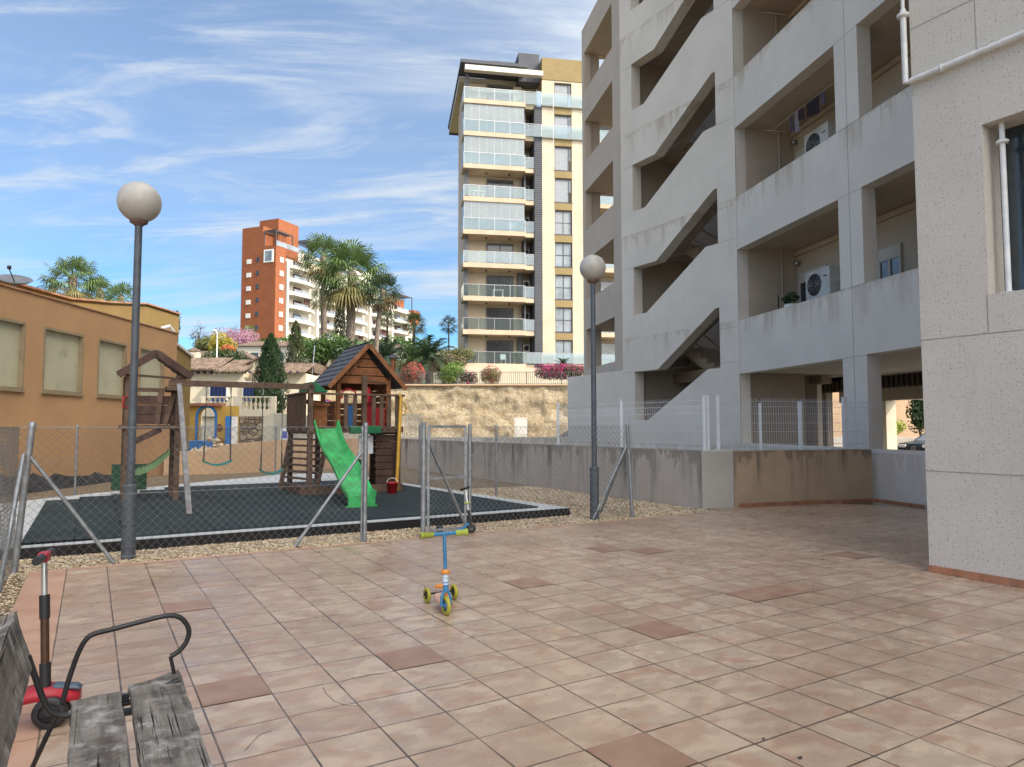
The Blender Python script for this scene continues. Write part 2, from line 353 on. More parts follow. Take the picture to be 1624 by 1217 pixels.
# ---- gravel bed
s = NT('gravel'); p = s.pos(); v = s.vor(p, 34, 'Color'); dd = s.vor(p, 34); sp = s.n('ShaderNodeSeparateColor'); s.l(v, sp.inputs[0])
cc = s.mix(sp.outputs[0], (.36, .27, .17), (.60, .47, .31)); cc = s.mix(s.mr(sp.outputs[1], .75, .9), cc, (.26, .20, .14)); cc = s.mix(s.mr(dd, .28, .5), cc, (.13, .10, .065))
s.col(cc).set(.9, 0, .2).bump(s.ma('MULTIPLY', dd, -1.), .8, .02); M_grav = s.m
m = MB(); m.prism(lambda a, b, t: PT(a, b, t), [(-4, -30), (-.0, -30), (0, 0), (9.6, 0), (9.8, 12.6), (9.8, 16.5), (3, 15.5), (-1.5, 14), (-6.3, 8), (-12, -2)], -.08, -.028)
solo('gravel_bed', m, M_grav, kind='structure')
# pebbles lying on the bed: uncountable
random.seed(3); m = MB()
ico = [(0,0,1),(.9,0,.2),(.25,.85,.25),(-.75,.5,.2),(-.7,-.55,.25),(.3,-.85,.2),(0,0,-.4)]
icf = [(0,1,2),(0,2,3),(0,3,4),(0,4,5),(0,5,1),(6,2,1),(6,3,2),(6,4,3),(6,5,4),(6,1,5)]
def pebbles(n, ra, rb, size):
    for _ in range(n):
        a = random.uniform(*ra); b = random.uniform(*rb)
        if a > -.0 and b < 0: continue
        if -.8 < a < 7.05 and .95 < b < 9: continue
        c = PT(a, b, -.03+random.random()*.012); w = random.uniform(*size); th = random.random()*6.28; sx_, sy_, sz_ = w*random.uniform(.8, 1.5), w*random.uniform(.6, 1), w*random.uniform(.5, .8)
        ct, st = math.cos(th), math.sin(th)
        m.add([(c.x+(x*sx_*ct-y*sy_*st), c.y+(x*sx_*st+y*sy_*ct), c.z+z*sz_) for x, y, z in ico], icf)
pebbles(11000, (-1.3, 3.5), (0, .98), (.009, .019)); pebbles(9500, (3.5, 9.5), (0, .98), (.010, .02)); pebbles(5000, (-1.4, -.01), (-3.6, 0), (.009, .019))
pebbles(11000, (7.1, 9.5), (.9, 6), (.012, .024)); pebbles(2500, (-2.4, -.8), (.9, 6), (.012, .024))
s = NT('pebble'); p = s.pos(); v = s.vor(p, 30, 'Color'); sp = s.n('ShaderNodeSeparateColor'); s.l(v, sp.inputs[0])
cc = s.mix(sp.outputs[0], (.38, .29, .185), (.66, .54, .37)); cc = s.mix(s.mr(sp.outputs[1], .7, .85), cc, (.30, .21, .13)); cc = s.mix(s.mr(sp.outputs[2], .85, .95), cc, (.60, .57, .50))
s.col(cc).set(.85, 0, .25).bump(s.noise(p, 150, 3), .2, .002)
solo('gravel', m, s.m, 'loose beige pebbles strewn round the playground slab and along the patio edge', 'gravel', kind='stuff')
# ---- patio tiles
T = .3395
s = NT('patio_tiles'); p = s.pos(); ab = s.map(p, loc=(4.667, -6.883, 0)); ab = s.map(ab, rot=(0, 0, -A)); ab = s.map(ab, (1/T, 1/T, 0)); ab = s.map(ab, loc=(.075, .0, 0))
sp = s.n('ShaderNodeSeparateXYZ'); s.l(ab, sp.inputs[0]); a_, b_ = sp.outputs[0], sp.outputs[1]
fa, fb = s.ma('FRACT', a_), s.ma('FRACT', b_)
cb = s.n('ShaderNodeCombineXYZ'); s.l(s.ma('FLOOR', a_), cb.inputs[0]); s.l(s.ma('FLOOR', b_), cb.inputs[1])
wn = s.n('ShaderNodeTexWhiteNoise', noise_dimensions='3D'); s.l(cb.outputs[0], wn.inputs['Vector']); wc = s.n('ShaderNodeSeparateColor'); s.l(wn.outputs['Color'], wc.inputs[0])
# each glazed tile carries one of a few printed clouds: coordinates shifted per tile
cv = s.n('ShaderNodeCombineXYZ'); s.l(s.ma('MULTIPLY', fa, 1.), cv.inputs[0]); s.l(s.ma('MULTIPLY', fb, 1.45), cv.inputs[1]); s.l(s.ma('MULTIPLY', wn.outputs['Value'], 37.), cv.inputs[2])
n1 = s.noise(cv.outputs[0], 1.9, 4, .5, .4); n2 = s.noise(s.map(cv.outputs[0], loc=(7, 3, 9)), 1.6, 4, .5, .3)
cc = s.mix(s.mr(n1, .38, .6), (.365, .275, .195), (.495, .385, .28))
cc = s.mix(s.mr(n2, .46, .64, 0, .68), cc, (.31, .17, .11))
cc = s.mix(s.mr(n1, .50, .30, 0, .3), cc, (.43, .375, .30))
cc = s.mix(s.mr(wc.outputs[0], 0, 1, 0, .35, False), cc, (.36, .215, .145))
cc = s.mix(s.mr(wc.outputs[1], 0, 1, .0, .22, False), cc, (.48, .385, .29))
big = s.noise(p, .55, 5, .6)
cc = s.mix(s.mr(big, .42, .66, 0, .55), cc, (.24, .155, .10))
cc = s.mix(s.mr(s.noise(s.map(p, loc=(9, 9, 0)), 1.1, 5, .55), .5, .75, 0, .35), cc, (.22, .16, .12))
ga = s.ma('MINIMUM', fa, s.ma('SUBTRACT', 1, fa)); gb = s.ma('MINIMUM', fb, s.ma('SUBTRACT', 1, fb))
wv = s.mr(s.noise(p, 1.3, 3), .3, .7, .010, .017)
gm = s.ma('MINIMUM', ga, gb); gr = s.ma('LESS_THAN', gm, wv)
gs = s.ma('MULTIPLY', gr, s.mr(s.noise(p, 1.7, 4, .7), .3, .55, .62, 1))
cc = s.mix(gs, cc, (.075, .05, .035))
s.col(cc).set(s.mr(s.noise(p, 5, 5, .7), .3, .7, .22, .5), 0, .5).bump(s.ma('SUBTRACT', s.ma('MULTIPLY', s.noise(p, 40, 4), .25), s.ma('MULTIPLY', gr, .8)), .35, .003); M_tile = s.m
m = MB(); m.prism(lambda a, b, t: PT(a, b, t), [(.0, 0), (9.56, 0), (9.56, .4), (11.5, 1.0), (12.5, -1), (12.8, -4), (11, -14), (9, -22), (.0, -22)], -.12, 0)
solo('patio', m, M_tile, kind='structure')
M_slabd0 = simple('crack_dark', (.09,.065,.05), .9)
def cell(a, b): return math.floor((a+.0255)/T), math.floor(b/T)
s = NT('replacement_tile'); p = s.pos(); s.col(s.mix(s.mr(s.noise(p, 5, 5, .6), .3, .7), (.25, .145, .095), (.32, .20, .14))).set(.45, 0, .4); M_rep = s.m
m = MB(); done = set()
def rep(i, j, e=.0025):
    if (i, j) in done: return
    done.add((i, j)); a0, b0 = i*T-.0255+e, j*T+e; m.quad(PT(a0, b0, .003), PT(a0+T-2*e, b0, .003), PT(a0+T-2*e, b0+T-2*e, .003), PT(a0, b0+T-2*e, .003))
def inv(x, y):
    q = gp(x, y); X, Y = q.x+4.667, q.y-6.883; return X*cA+Y*sA, -X*sA+Y*cA
for x, y in ((655, 1048), (372, 1103), (318, 966), (837, 924), (1045, 1001), (1195, 941), (1240, 935), (975, 869), (1010, 873), (1350, 881), (1040, 1190)): rep(*cell(*inv(x, y)))
solo('patio_replacement_tiles', m, M_rep, kind='structure')
s = NT('border_tile'); p = s.pos(); s.col(s.mix(s.mr(s.noise(p, 3, 5, .6), .3, .7), (.40, .23, .15), (.47, .30, .21))).set(.5, 0, .4); M_bord = s.m
m = MB()
for j in range(-64, 0): m.quad(PT(.004, j*T+.0025, .0022), PT(T-.029, j*T+.0025, .0022), PT(T-.029, j*T+T-.0025, .0022), PT(.004, j*T+T-.0025, .0022))
for i in range(1, 27): m.quad(PT(i*T-.0225, -.115, .0022), PT(i*T-.028+T, -.115, .0022), PT(i*T-.028+T, -.004, .0022), PT(i*T-.0225, -.004, .0022))
solo('patio_border', m, M_bord, kind='structure')
m = MB()
for pts in (((512, 1090), (517, 1100), (530, 1112), (550, 1119), (572, 1120)), ((538, 1083), (560, 1075), (590, 1069), (622, 1069)), ((675, 1096), (720, 1090), (755, 1080)), ((388, 1190), (410, 1166), (430, 1158))):
    q = [gp(x, y, .0018) for x, y in pts]
    for a, b in zip(q, q[1:]): d_ = (b-a).normalized(); w_ = Vector((-d_.y, d_.x, 0))*.0016; m.quad(a-w_, b-w_, b+w_, a+w_)
solo('patio_cracks', m, M_slabd0, kind='structure')
# ---- play area slab and rubber mat
M_slab = stucco('slab_concrete', (.47,.49,.50), stain=.3, bump=.3)
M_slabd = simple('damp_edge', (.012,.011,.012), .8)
SL = [(-.95, .99), (7.08, .99), (6.72, 7.05), (6.45, 11.3), (5.05, 11.5), (2.45, 9.55), (-.3, 7.0), (-1.25, 6.0)]
m = MB(); m.prism(lambda a, b, t: PT(a, b, t), SL, -.07, .1); solo('concrete_slab', m, M_slab, kind='structure')
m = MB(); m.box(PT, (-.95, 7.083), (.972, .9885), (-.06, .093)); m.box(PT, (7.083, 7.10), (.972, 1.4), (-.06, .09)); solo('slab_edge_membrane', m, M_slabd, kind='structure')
s = NT('rubber_mat'); p = s.pos(); ab = s.map(s.map(s.map(p, loc=(4.667, -6.883, 0)), rot=(0, 0, -A)), (2, 2, 0)); ab = s.map(ab, loc=(.3, -.32, 0))
sp = s.n('ShaderNodeSeparateXYZ'); s.l(ab, sp.inputs[0]); fa, fb = s.ma('FRACT', sp.outputs[0]), s.ma('FRACT', sp.outputs[1])
gm = s.ma('MINIMUM', s.ma('MINIMUM', fa, s.ma('SUBTRACT', 1, fa)), s.ma('MINIMUM', fb, s.ma('SUBTRACT', 1, fb)))
cb = s.n('ShaderNodeCombineXYZ'); s.l(s.ma('FLOOR', sp.outputs[0]), cb.inputs[0]); s.l(s.ma('FLOOR', sp.outputs[1]), cb.inputs[1])
wn = s.n('ShaderNodeTexWhiteNoise', noise_dimensions='3D'); s.l(cb.outputs[0], wn.inputs['Vector'])
cc = s.mix(wn.outputs[0], (.014, .023, .027), (.024, .036, .041)); cc = s.mix(s.mr(s.noise(p, 160, 3), .35, .65, 0, .6), cc, (.05, .065, .07))
cc = s.mix(s.mr(s.noise(p, 1.2, 5), .45, .7, 0, .4), cc, (.06, .07, .068)); cc = s.mix(s.ma('LESS_THAN', gm, .012), cc, (.006, .008, .01))
s.col(cc).set(.95, 0, .15).bump(s.noise(p, 200, 3), .4, .004); M_mat = s.m
m = MB(); m.prism(lambda a, b, t: PT(a, b, t), [(-.15, 1.16), (6.65, 1.22), (6.28, 8.3), (1.85, 8.3), (1.85, 7.7), (1.35, 7.7), (1.35, 7.22), (.85, 7.22), (.85, 6.84), (.34, 6.84), (.34, 6.4), (-.15, 6.4)], .1, .125)
solo('rubber_mat', m, M_mat, kind='structure')
# ================================================================ LOW WALLS
def wall_poly(name, pts, th, z0, z1, m, label, cat='wall', cap=None, **k):
    """wall along a polyline, thickness th to the left of its direction"""
    mb = MB(); n = len(pts); P = [Vector((p[0], p[1])) for p in pts]; off = []
    for i in range(n):
        d1 = (P[i]-P[i-1]).normalized() if i else (P[1]-P[0]).normalized(); d2 = (P[i+1]-P[i]).normalized() if i < n-1 else d1
        t = (d1+d2).normalized(); nn = Vector((-t.y, t.x)); off.append(P[i]+nn*th/max(.4, nn.dot(Vector((-d1.y, d1.x)))))
    zt = z1 if isinstance(z1, (list, tuple)) else [z1]*n
    vs = []
    for i in range(n): vs += [(P[i].x, P[i].y, z0), (off[i].x, off[i].y, z0), (off[i].x, off[i].y, zt[i]), (P[i].x, P[i].y, zt[i])]
    fs = [(4*i+a, 4*i+b, 4*i+4+b, 4*i+4+a) for i in range(n-1) for a, b in ((0,1),(1,2),(2,3),(3,0))]+[(0,1,2,3), (4*n-1,4*n-2,4*n-3,4*n-4)]
    mb.add(vs, fs); return solo(name, mb, m, label, cat, **k)
xy = lambda v: (v[0], v[1])
wZ = gp(1105, 804)
wall_poly('low_wall', [xy(PT(9.77, 15.4, 0)), xy(PT(9.57, .52, 0))], .2, -.1, .97, M_wall, 'long grey stained concrete wall running beside the gravel up to the patio')
# pillar at patio corner, then tan wall, then facade foot
m = MB(); c0 = Vector((3.255, 12.145)); c1_ = Vector((3.84, 12.22)); d = (c1_-c0).normalized(); nn = Vector((-d.y, d.x))
q = [c0, c1_, c1_+nn*.5, Vector((3.40, 12.62))]; m.hexa([(v.x, v.y, z) for z in (-.1, .985) for v in q]); M_pil = stucco('pillar_render', (.50,.475,.43), stain=.8, streak=.5, bump=.4, dark=(.14,.13,.12))
solo('wall_pillar', m, M_pil, 'pale square concrete pillar between the long grey wall and the tan stained wall', 'pillar', bevel=.02)
wall_poly('tan_wall', [(3.845, 12.235), (5.3, 12.72), (6.66, 13.08)], .3, -.1, .965, M_tan, 'low tan wall with dark damp stains below the white mesh fence')
# terracotta skirting
def skirt(pts, label, step=.34, h=.07):
    root = thing('tile_skirting', (pts[0][0], pts[0][1], 0), label, 'skirting'); k = MB(); gro = MB()
    for (x0, y0), (x1, y1) in zip(pts, pts[1:]):
        L = math.hypot(x1-x0, y1-y0); n = max(1, round(L/step)); dx, dy = (x1-x0)/L, (y1-y0)/L
        for i in range(n):
            a, b = i*L/n+.003, (i+1)*L/n-.003
            f = lambda p, w, z: Vector((x0+dx*p+dy*w, y0+dy*p-dx*w, z))
            k.box(f, (a, b), (.001, .013), (.002, h))
        gro.box(f, (0, L), (.0005, .007), (.0, h-.003))
    part('skirting_tiles', k, M_terr, root, bevel=.002); part('grout', gro, M_pil, root)
skirt([(3.90, 12.22), (5.3, 12.70), (6.66, 13.06), (6.98, 11.98)], 'terracotta tile skirting along the foot of the tan wall', .36)
# ================================================================ APARTMENT BUILDING ON THE RIGHT
FH = 3.25; TOPZ = 23.6
B = thing('apartment_building', FA(3, 0, 0), 'pale concrete apartment building with stair slots and deep balconies filling the right side', 'apartment building')
rect = lambda a, b, c, d: [(a, c), (b, c), (b, d), (a, d)]
# balcony section
m = MB(); holes = []
for k in range(7):
    z0, z1 = (.965, 2.75) if k == 0 else (.88+FH*k, 2.75+FH*k)
    holes.append(rect(2.09, 6.22, z0, z1)); holes.append(rect(-2.2, 1.38, z0, z1+.02))
m.prism(lambda p, q, t: FA(p, t, q), rect(-2.85, 6.25, -.1, TOPZ), 0, .3, holes)
part('balcony_wall', m, M_con, B)
# stair section
m = MB(); holes = []
for k in range(6):
    b = 1.58+FH*k*1.002
    bl = 2.95-1.58
    holes.append([(4.07, b), (3.50, b), (1.06, b+(1.37 if k == 0 else 1.49)), (.62, b+(1.37 if k == 0 else 1.49)), (.62, b+3.0), (.76, b+2.99), (3.04, b+1.5), (4.07, b+1.5)])
m.prism(lambda p, q, t: SW(p, t, q), rect(0.0, 4.62, -.1, TOPZ+.3), 0, .36, holes)
part('stair_wall', m, M_con, B)
m = MB(); m.prism(lambda p, q, t: SW(p, t, q), [(4.623, -.1), (7.64, -.1), (7.64, 3.12), (4.623, 3.17)], .004, .26); part('wing_wall', m, M_con, B)
# interior of the stairwell: back wall, landings, sloping flights with steps
m = MB(); m.box(SW, (-.3, 4.9), (2.75, 2.95), (-.1, TOPZ)); m.box(SW, (4.45, 4.61), (.362, 2.9), (-.1, TOPZ)); m.box(SW, (.25, .45), (.362, 2.7), (-.1, TOPZ))
for k in range(7):
    zb = FH*k
    m.box(SW, (3.45, 4.44), (.365, 2.74), (zb+.36, zb+.60)) ; m.box(SW, (.452, 1.0), (.365, 2.74), (zb+1.95, zb+2.15))
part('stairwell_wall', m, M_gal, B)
for k in range(6):
    zb = FH*k+.6
    m = MB(); n = 9; u0, u1 = 3.45, 1.0; z0, z1 = zb, zb+1.55
    prof = [(u0, z0-.22), (u0, z0)]
    for i in range(n):
        uu = u0+(u1-u0)*i/n; prof += [(uu, z0+(z1-z0)*(i+1)/n)]; prof += [(u0+(u1-u0)*(i+1)/n, z0+(z1-z0)*(i+1)/n)]
    prof += [(u1, z1-.25)]
    m.prism(lambda p, q, t: SW(p, t, q), prof, .45, 1.5)
    prof = [(u1, z1-.22), (u1, z1)]
    for i in range(n):
        uu = u1+(u0-u1)*i/n; prof += [(uu, z1+1.7*(i+1)/n)]; prof += [(u1+(u0-u1)*(i+1)/n, z1+1.7*(i+1)/n)]
    prof += [(u0, z1+1.7-.25)]
    m.prism(lambda p, q, t: SW(p, t, q), prof, 1.6, 2.65)
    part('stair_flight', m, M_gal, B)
    m = MB()
    for j in range(6): m.beam(SW(.7+.16*j*0+.0, .5+.38*j, z1+.1), SW(.7, .5+.38*j, z1+1.0), .02, .02)
    for q in (.35, .6, .85): m.beam(SW(.7, .5, z1+q), SW(.7, 2.6, z1+q), .02, .02)
    for j in range(2): m.beam(SW(u1, 1.55, z1+.4+.45*j), SW(u0, 1.55, z1+1.7+.4+.45*j), .03, .03)
    part('stair_railing', m, M_metal, B)
# end gallery
m = MB(); holes = []; tops = (5.75, 8.92, 12.12, 15.42, 18.68); pars = (3.97, 7.12, 10.31, 13.5, 16.8)
for a, b in zip(pars, tops): holes.append(rect(16.03, 19.98, a, b))
m.prism(lambda p, q, t: FA(p, t, q), rect(14.6, 20.35, -.1, 19.95), 0, .33, holes); part('gallery_front', m, M_gal, B)
m = MB(); holes = [rect(.75, 2.8, a, b) for a, b in zip(pars, tops)]
m.prism(lambda p, q, t: FA(20.35-t, p, q), rect(.331, 3.4, -.1, 19.95), 0, .3, holes); part('gallery_end_wall', m, M_gal, B)
m = MB()
for b in tops: m.box(FA, (14.7, 20.04), (.335, 3.1), (b+.02, b+.3))
m.box(FA, (14.7, 20.04), (.335, 3.1), (19.5, 19.9)); m.box(FA, (11, 20.35), (3.11, 3.4), (-.1, 19.9)); part('gallery_floor', m, M_gal, B)
# floors, back walls of the balconies
m = MB()
for k in range(1, 7): m.box(FA, (-2.8, 6.2), (.302, 9), (FH*k-.48, FH*k-.12))
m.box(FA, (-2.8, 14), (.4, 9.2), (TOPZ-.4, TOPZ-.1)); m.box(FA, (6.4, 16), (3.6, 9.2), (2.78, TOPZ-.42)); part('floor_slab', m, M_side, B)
m = MB()
for k in range(1, 6):
    z0, z1 = FH*k-.118, FH*(k+1)-.482
    m.box(FA, (-2.8, 6.45), (1.7, 2.0), (z0, z1)); m.box(FA, (6.222, 6.42), (.302, 1.698), (z0, z1)); m.box(FA, (1.62, 1.74), (.302, 1.698), (z0, z1)) if k != 1 and k != 2 and k != 3 else None
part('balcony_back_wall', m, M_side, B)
m = MB()
for k in range(1, 6): m.box(FA, (-2.8, 6.2), (1.62, 1.698), (FH*(k+1)-.62, FH*(k+1)-.5)); m.tube([FA(6.17, 1.25, FH*k), FA(6.17, 1.25, FH*(k+1)-.5)], .022, 6)
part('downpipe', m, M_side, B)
# panel joints on the facade
m = MB()
for k in range(7):
    z = FH*k-.17 if k else 0
    if k: m.box(FA, (1.384, 2.086), (-.002, .002), (FH*(k-1)+2.752, FH*(k-1)+2.758)); m.box(FA, (1.384, 2.086), (-.002, .002), (FH*(k)+.874, FH*(k)+.88)) if k < 6 else None
m.box(FA, (1.74, 1.748), (-.0022, .002), (-.05, TOPZ)); m.box(FA, (6.2, 6.206), (-.002, .002), (.9, TOPZ))
for k in range(6):
    for dz in (-.18, .73): m.box(SW, (.02, .6 if dz > 0 else 4.6), (-.002, .002), (FH*(k+1)+dz, FH*(k+1)+dz+.006))
    m.box(SW, (.02, 4.6), (-.002, .002), (FH*k+4.04-.0, FH*k+4.046)) if k < 5 and False else None
part('panel_joint', m, simple('joint_dark', (.17,.155,.14), .9), B)
# windows and doors at the back of the balconies
def window_on(par, fr, a0, a1, z0, z1, n, box=.22, panes=2, gm=None):
    w = MB(); e = .05
    w.box(fr, (a0, a1), (n-.05, n-.001), (z1, z1+box))
    for x in [a0+(a1-a0-e)*i/panes for i in range(panes+1)]: w.box(fr, (x, x+e), (n-.06, n-.002), (z0, z1-.001))
    w.box(fr, (a0+e, a1-.001), (n-.055, n-.003), (z0, z0+e)); w.box(fr, (a0+e, a1-.001), (n-.055, n-.003), (z1-e-.002, z1-.002))
    o = part('window', w, M_white, par); g = MB(); g.box(fr, (a0+.01, a1-.01), (n-.03, n-.005), (z0+.01, z1-.01)); part('pane', g, gm or M_dwin, o); return o
M_curt = simple('curtain_behind_glass', (.10, .12, .15), .2, var=.6, sc=3, spec=.8)
for k in range(1, 6):
    window_on(B, FA, 2.38, 3.06, FH*k+.95, FH*k+1.79, 1.7, gm=M_curt)
    window_on(B, FA, 4.9, 6.05, FH*k-.1, FH*k+1.92, 1.7)
    window_on(B, FA, -.9, .4, FH*k+.9, FH*k+1.8, 1.7)
    l = MB(); l.lathe(FA(6.05, 1.66, FH*k+2.42), [(0, -.12), (.06, -.12), (.075, -.02), (.03, .0), (0, 0)], 12, FA(0, 1, 0)-FA(0, 0, 0)); part('wall_lamp', l, M_metal, B)
# ground floor undercroft
m = MB()
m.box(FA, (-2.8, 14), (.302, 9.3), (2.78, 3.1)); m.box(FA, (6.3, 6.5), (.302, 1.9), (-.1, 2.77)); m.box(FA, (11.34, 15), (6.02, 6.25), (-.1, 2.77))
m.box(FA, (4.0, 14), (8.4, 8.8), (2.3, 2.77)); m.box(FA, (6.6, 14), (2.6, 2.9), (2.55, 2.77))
part('undercroft_wall', m, M_undershade, B)
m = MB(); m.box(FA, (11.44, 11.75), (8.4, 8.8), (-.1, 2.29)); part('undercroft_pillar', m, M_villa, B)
m = MB(); x = 4.2
while x < 10.5: m.box(FA, (x, x+.09), (4.36, 4.44), (2.44, 2.76)); x += .19
m.box(FA, (4.2, 10.6), (4.45, 4.5), (2.42, 2.77)); part('corrugated_panel', m, simple('brown_metal', (.10,.075,.055), .6, .2), B)
m = MB(); m.box(FA, (-2.8, 13.9), (.31, 12), (-.1, .0)); part('undercroft_floor', m, M_slab, B)
# near block with deep window recess
m = MB(); holes = [rect(.62, 3.2, 2.59+FH*k, 4.17+FH*k) for k in range(5)]+[rect(4.6, 7.2, 2.59+FH*k, 4.17+FH*k) for k in range(5)]
m.prism(lambda p, q, t: NB(p, t, q), rect(0, 24, -.1, TOPZ), 0, .5, holes); part('near_block_wall', m, M_spk, B)
m = MB(); m.box(NB, (.0, .3), (.501, 12), (-.1, TOPZ-.002)); m.box(NB, (.31, 24), (1.75, 12), (-.1, TOPZ-.01))
m.box(NB, (.31, 3.5), (.502, 1.74), (2.3, 2.58)); m.box(NB, (.31, 24), (.502, 1.74), (TOPZ-.5, TOPZ-.02))
for k in range(5): m.box(NB, (.31, 8), (.502, 1.74), (4.19+FH*k, 4.5+FH*k))
part('near_block_core', m, M_gal, B)
m = MB()
for z in (.965, 2.235, 5.38, 8.63): m.box(NB, (-.002, 24), (-.0025, .002), (z, z+.008))
m.box(NB, (-.0025, -.0005), (-.002, 4), (.965, .973))
for k in range(5): m.box(NB, (.60, .608), (-.0022, .002), (2.24+FH*k, 2.588+FH*k)); m.box(NB, (.60, .607), (-.0022, .002), (4.83+FH*k, 5.40+FH*k)) if k < 4 else None
part('near_block_joint', m, simple('joint_soft', (.30,.28,.255), .9), B)
m = MB(); m.tube([NB(.0-.04, -.04, 5.60), NB(-.04, -.04, 4.84), NB(.02, -.05, 4.83)], .028, 10); m.tube([NB(.02, -.05, 4.83), NB(6, -.05, 4.83)], .032, 10)
m.lathe(NB(-.04, -.04, 5.52), [(.0, 0), (.055, 0), (.06, .03), (.03, .05), (0, .05)], 12); m.tube([NB(-.04, -.04, 5.5), NB(-.04, -.04, 6.6)], .018, 8)
for t in (.32, 1.4, 2.6): m.lathe(NB(t, -.05, 4.83), [(.034, -.01), (.041, -.01), (.041, .01), (.034, .01)], 12, NB(1, 0, 0)-NB(0, 0, 0))
part('wall_pipe', m, M_acw, B)
m = MB(); m.tube([NB(.731, .12, 2.59), NB(.731, .12, 4.18)], .024, 10); m.lathe(NB(.731, .12, 3.98), [(0, 0), (.05, 0), (.055, .02), (.03, .04), (0, .04)], 12); m.box(NB, (.68, .78), (.08, .16), (2.591, 2.61)); part('recess_pipe', m, M_wht, B)
for k in range(5): m = MB(); m.box(NB, (.621, 3.199), (.30, .33), (2.592+FH*k, 4.168+FH*k)); part('recess_shade_sheet', m, M_dwin, B)  # dark sheet stands in for the unlit depth of the opening
skirt([xy(NB(-.002, 2.5, 0)), xy(NB(-.002, -.002, 0)), xy(NB(9, -.002, 0))][1:], 'terracotta tile skirting along the foot of the near pitted concrete wall')
# air conditioners, planter, laundry: things resting in the balconies
def ac_unit(s0, n0, z0, label, w=.96, h=.72):
    t = thing('air_conditioner', FA(s0, n0, z0), label, 'air conditioner', 'air conditioners on the balconies of the concrete building')
    c = MB(); c.box(FA, (s0, s0+w), (n0, n0+.32), (z0, z0+h)); part('casing', c, M_acw, t, bevel=.012)
    cx, cz = s0+w*.62, z0+h*.5; g = MB(); ax = FA(0, -1, 0)-FA(0, 0, 0)
    g.lathe(FA(cx, n0-.001, cz), [(0, 0), (.27, 0), (.27, .012), (.25, .012)], 28, ax); f = part('fan', g, M_dark, t)
    g = MB()
    for r in (.06, .11, .16, .21, .26): g.lathe(FA(cx, n0-.02, cz), [(r, 0), (r+.008, 0), (r+.008, .006), (r, .006), (r, 0)], 28, ax)
    for q in range(8):
        a = q*math.pi/4; g.beam(FA(cx+.04*math.cos(a), n0-.018, cz+.04*math.sin(a)), FA(cx+.265*math.cos(a), n0-.018, cz+.265*math.sin(a)), .007, .007)
    part('fan_grille', g, M_metal, f)
    g = MB(); g.box(FA, (s0+.1, s0+.24), (n0-.004, n0-.001), (z0+h*.68, z0+h*.72)); part('badge', g, M_dark, t)
    g = MB()
    for d in (.1, w-.16): g.box(FA, (s0+d, s0+d+.06), (n0, n0+.3), (z0-.06, z0-.002)); g.box(FA, (s0+d, s0+d+.06), (n0+.25, n0+.3), (z0-.9, z0-.062))
    part('bracket', g, M_metal, t); return t
ac_unit(4.32, 1.33, 4.50, 'white air conditioner with large round fan on the lowest balcony of the concrete building')
ac_unit(4.22, 1.33, 7.98, 'white air conditioner half hidden behind the parapet of the second balcony up')
t = thing('balcony_planter', FA(4.9, .55, 4.13), 'dark leafy plant in a pot on a black stand behind the lowest balcony parapet', 'potted plant')
m = MB(); m.lathe(FA(4.75, .6, 4.02), [(0, 0), (.13, 0), (.18, .3), (.16, .3), (0, .27)], 16); part('pot', m, M_acw, t)
m = MB()
for a, b in ((5.16, .5), (5.16, .8), (4.55, .5), (4.55, .8)): m.beam(FA(a, b, 3.2), FA(a, b, 4.62 if a > 5 else 4.1), .025, .025)
m.box(FA, (4.5, 5.18), (.48, .82), (3.98, 4.01)); part('stand', m, M_black, t)
random.seed(5)
def leafblob(mb, c, r, n, size, sc=(1,1,1), jit=.4, shell=.35, elong=1.6):
    c = Vector(c)
    for _ in range(n):
        d = Vector((random.gauss(0, 1), random.gauss(0, 1), random.gauss(0, 1))).normalized()
        rr = r*(shell+(1-shell)*random.random()**.5); p = c+Vector((d.x*sc[0], d.y*sc[1], d.z*sc[2]))*rr
        x = Vector((random.gauss(0, 1), random.gauss(0, 1), random.gauss(0, 1))).normalized()
        nn = (d+x*jit*1.6).normalized(); u = nn.cross(x)
        if u.length < .01: continue
        u.normalize(); v = nn.cross(u); s_ = size*random.uniform(.6, 1.3)
        mb.add([p-u*s_*.5*elong, p-v*s_*.32, p+u*s_*.5*elong, p+v*s_*.32], [(0, 1, 2, 3)])
M_lfd = leafm('leaf_dark', (.018, .04, .016), (.035, .075, .022))
m = MB(); leafblob(m, FA(4.75, .6, 4.5), .17, 130, .07, (1, 1, .9)); leafblob(m, FA(5.0, .6, 4.48), .1, 60, .06); part('leaves', m, M_lfd, t)
t = thing('laundry_line', FA(4.5, .8, 9.9), 'dark clothes drying on a line high in the second balcony', 'laundry')
m = MB(); m.tube([FA(5.8, .85, 9.1), FA(2.3, .85, 9.13)], .006, 5); part('line', m, M_wht, t)
for i, s_ in enumerate((4.95, 4.75, 4.55, 4.2, 3.95, 3.7)):
    m = MB(); w = (.16, .14, .2, .26, .28, .22)[i]; h = (.42, .5, .3, .36, .42, .3)[i]; N_ = 8; vs = []
    for a in range(N_+1):
        for b_ in range(5): vs.append(FA(s_-w/2+w*a/N_*(1-.12*b_/4), .85+.02*math.sin(a*1.9+i)*(b_+1)/3, 9.11-h*b_/4-(.03*math.sin(a*1.3+i) if b_ == 4 else 0)))
    m.add(vs, [(a*5+b_, a*5+b_+1, a*5+b_+6, a*5+b_+5) for a in range(N_) for b_ in range(4)], True)
    part('garment', m, simple('cloth%d' % i, ((.10,.09,.13), (.3,.28,.34), (.05,.04,.06), (.035,.03,.04), (.03,.025,.035), (.12,.10,.16))[i], .9), t)
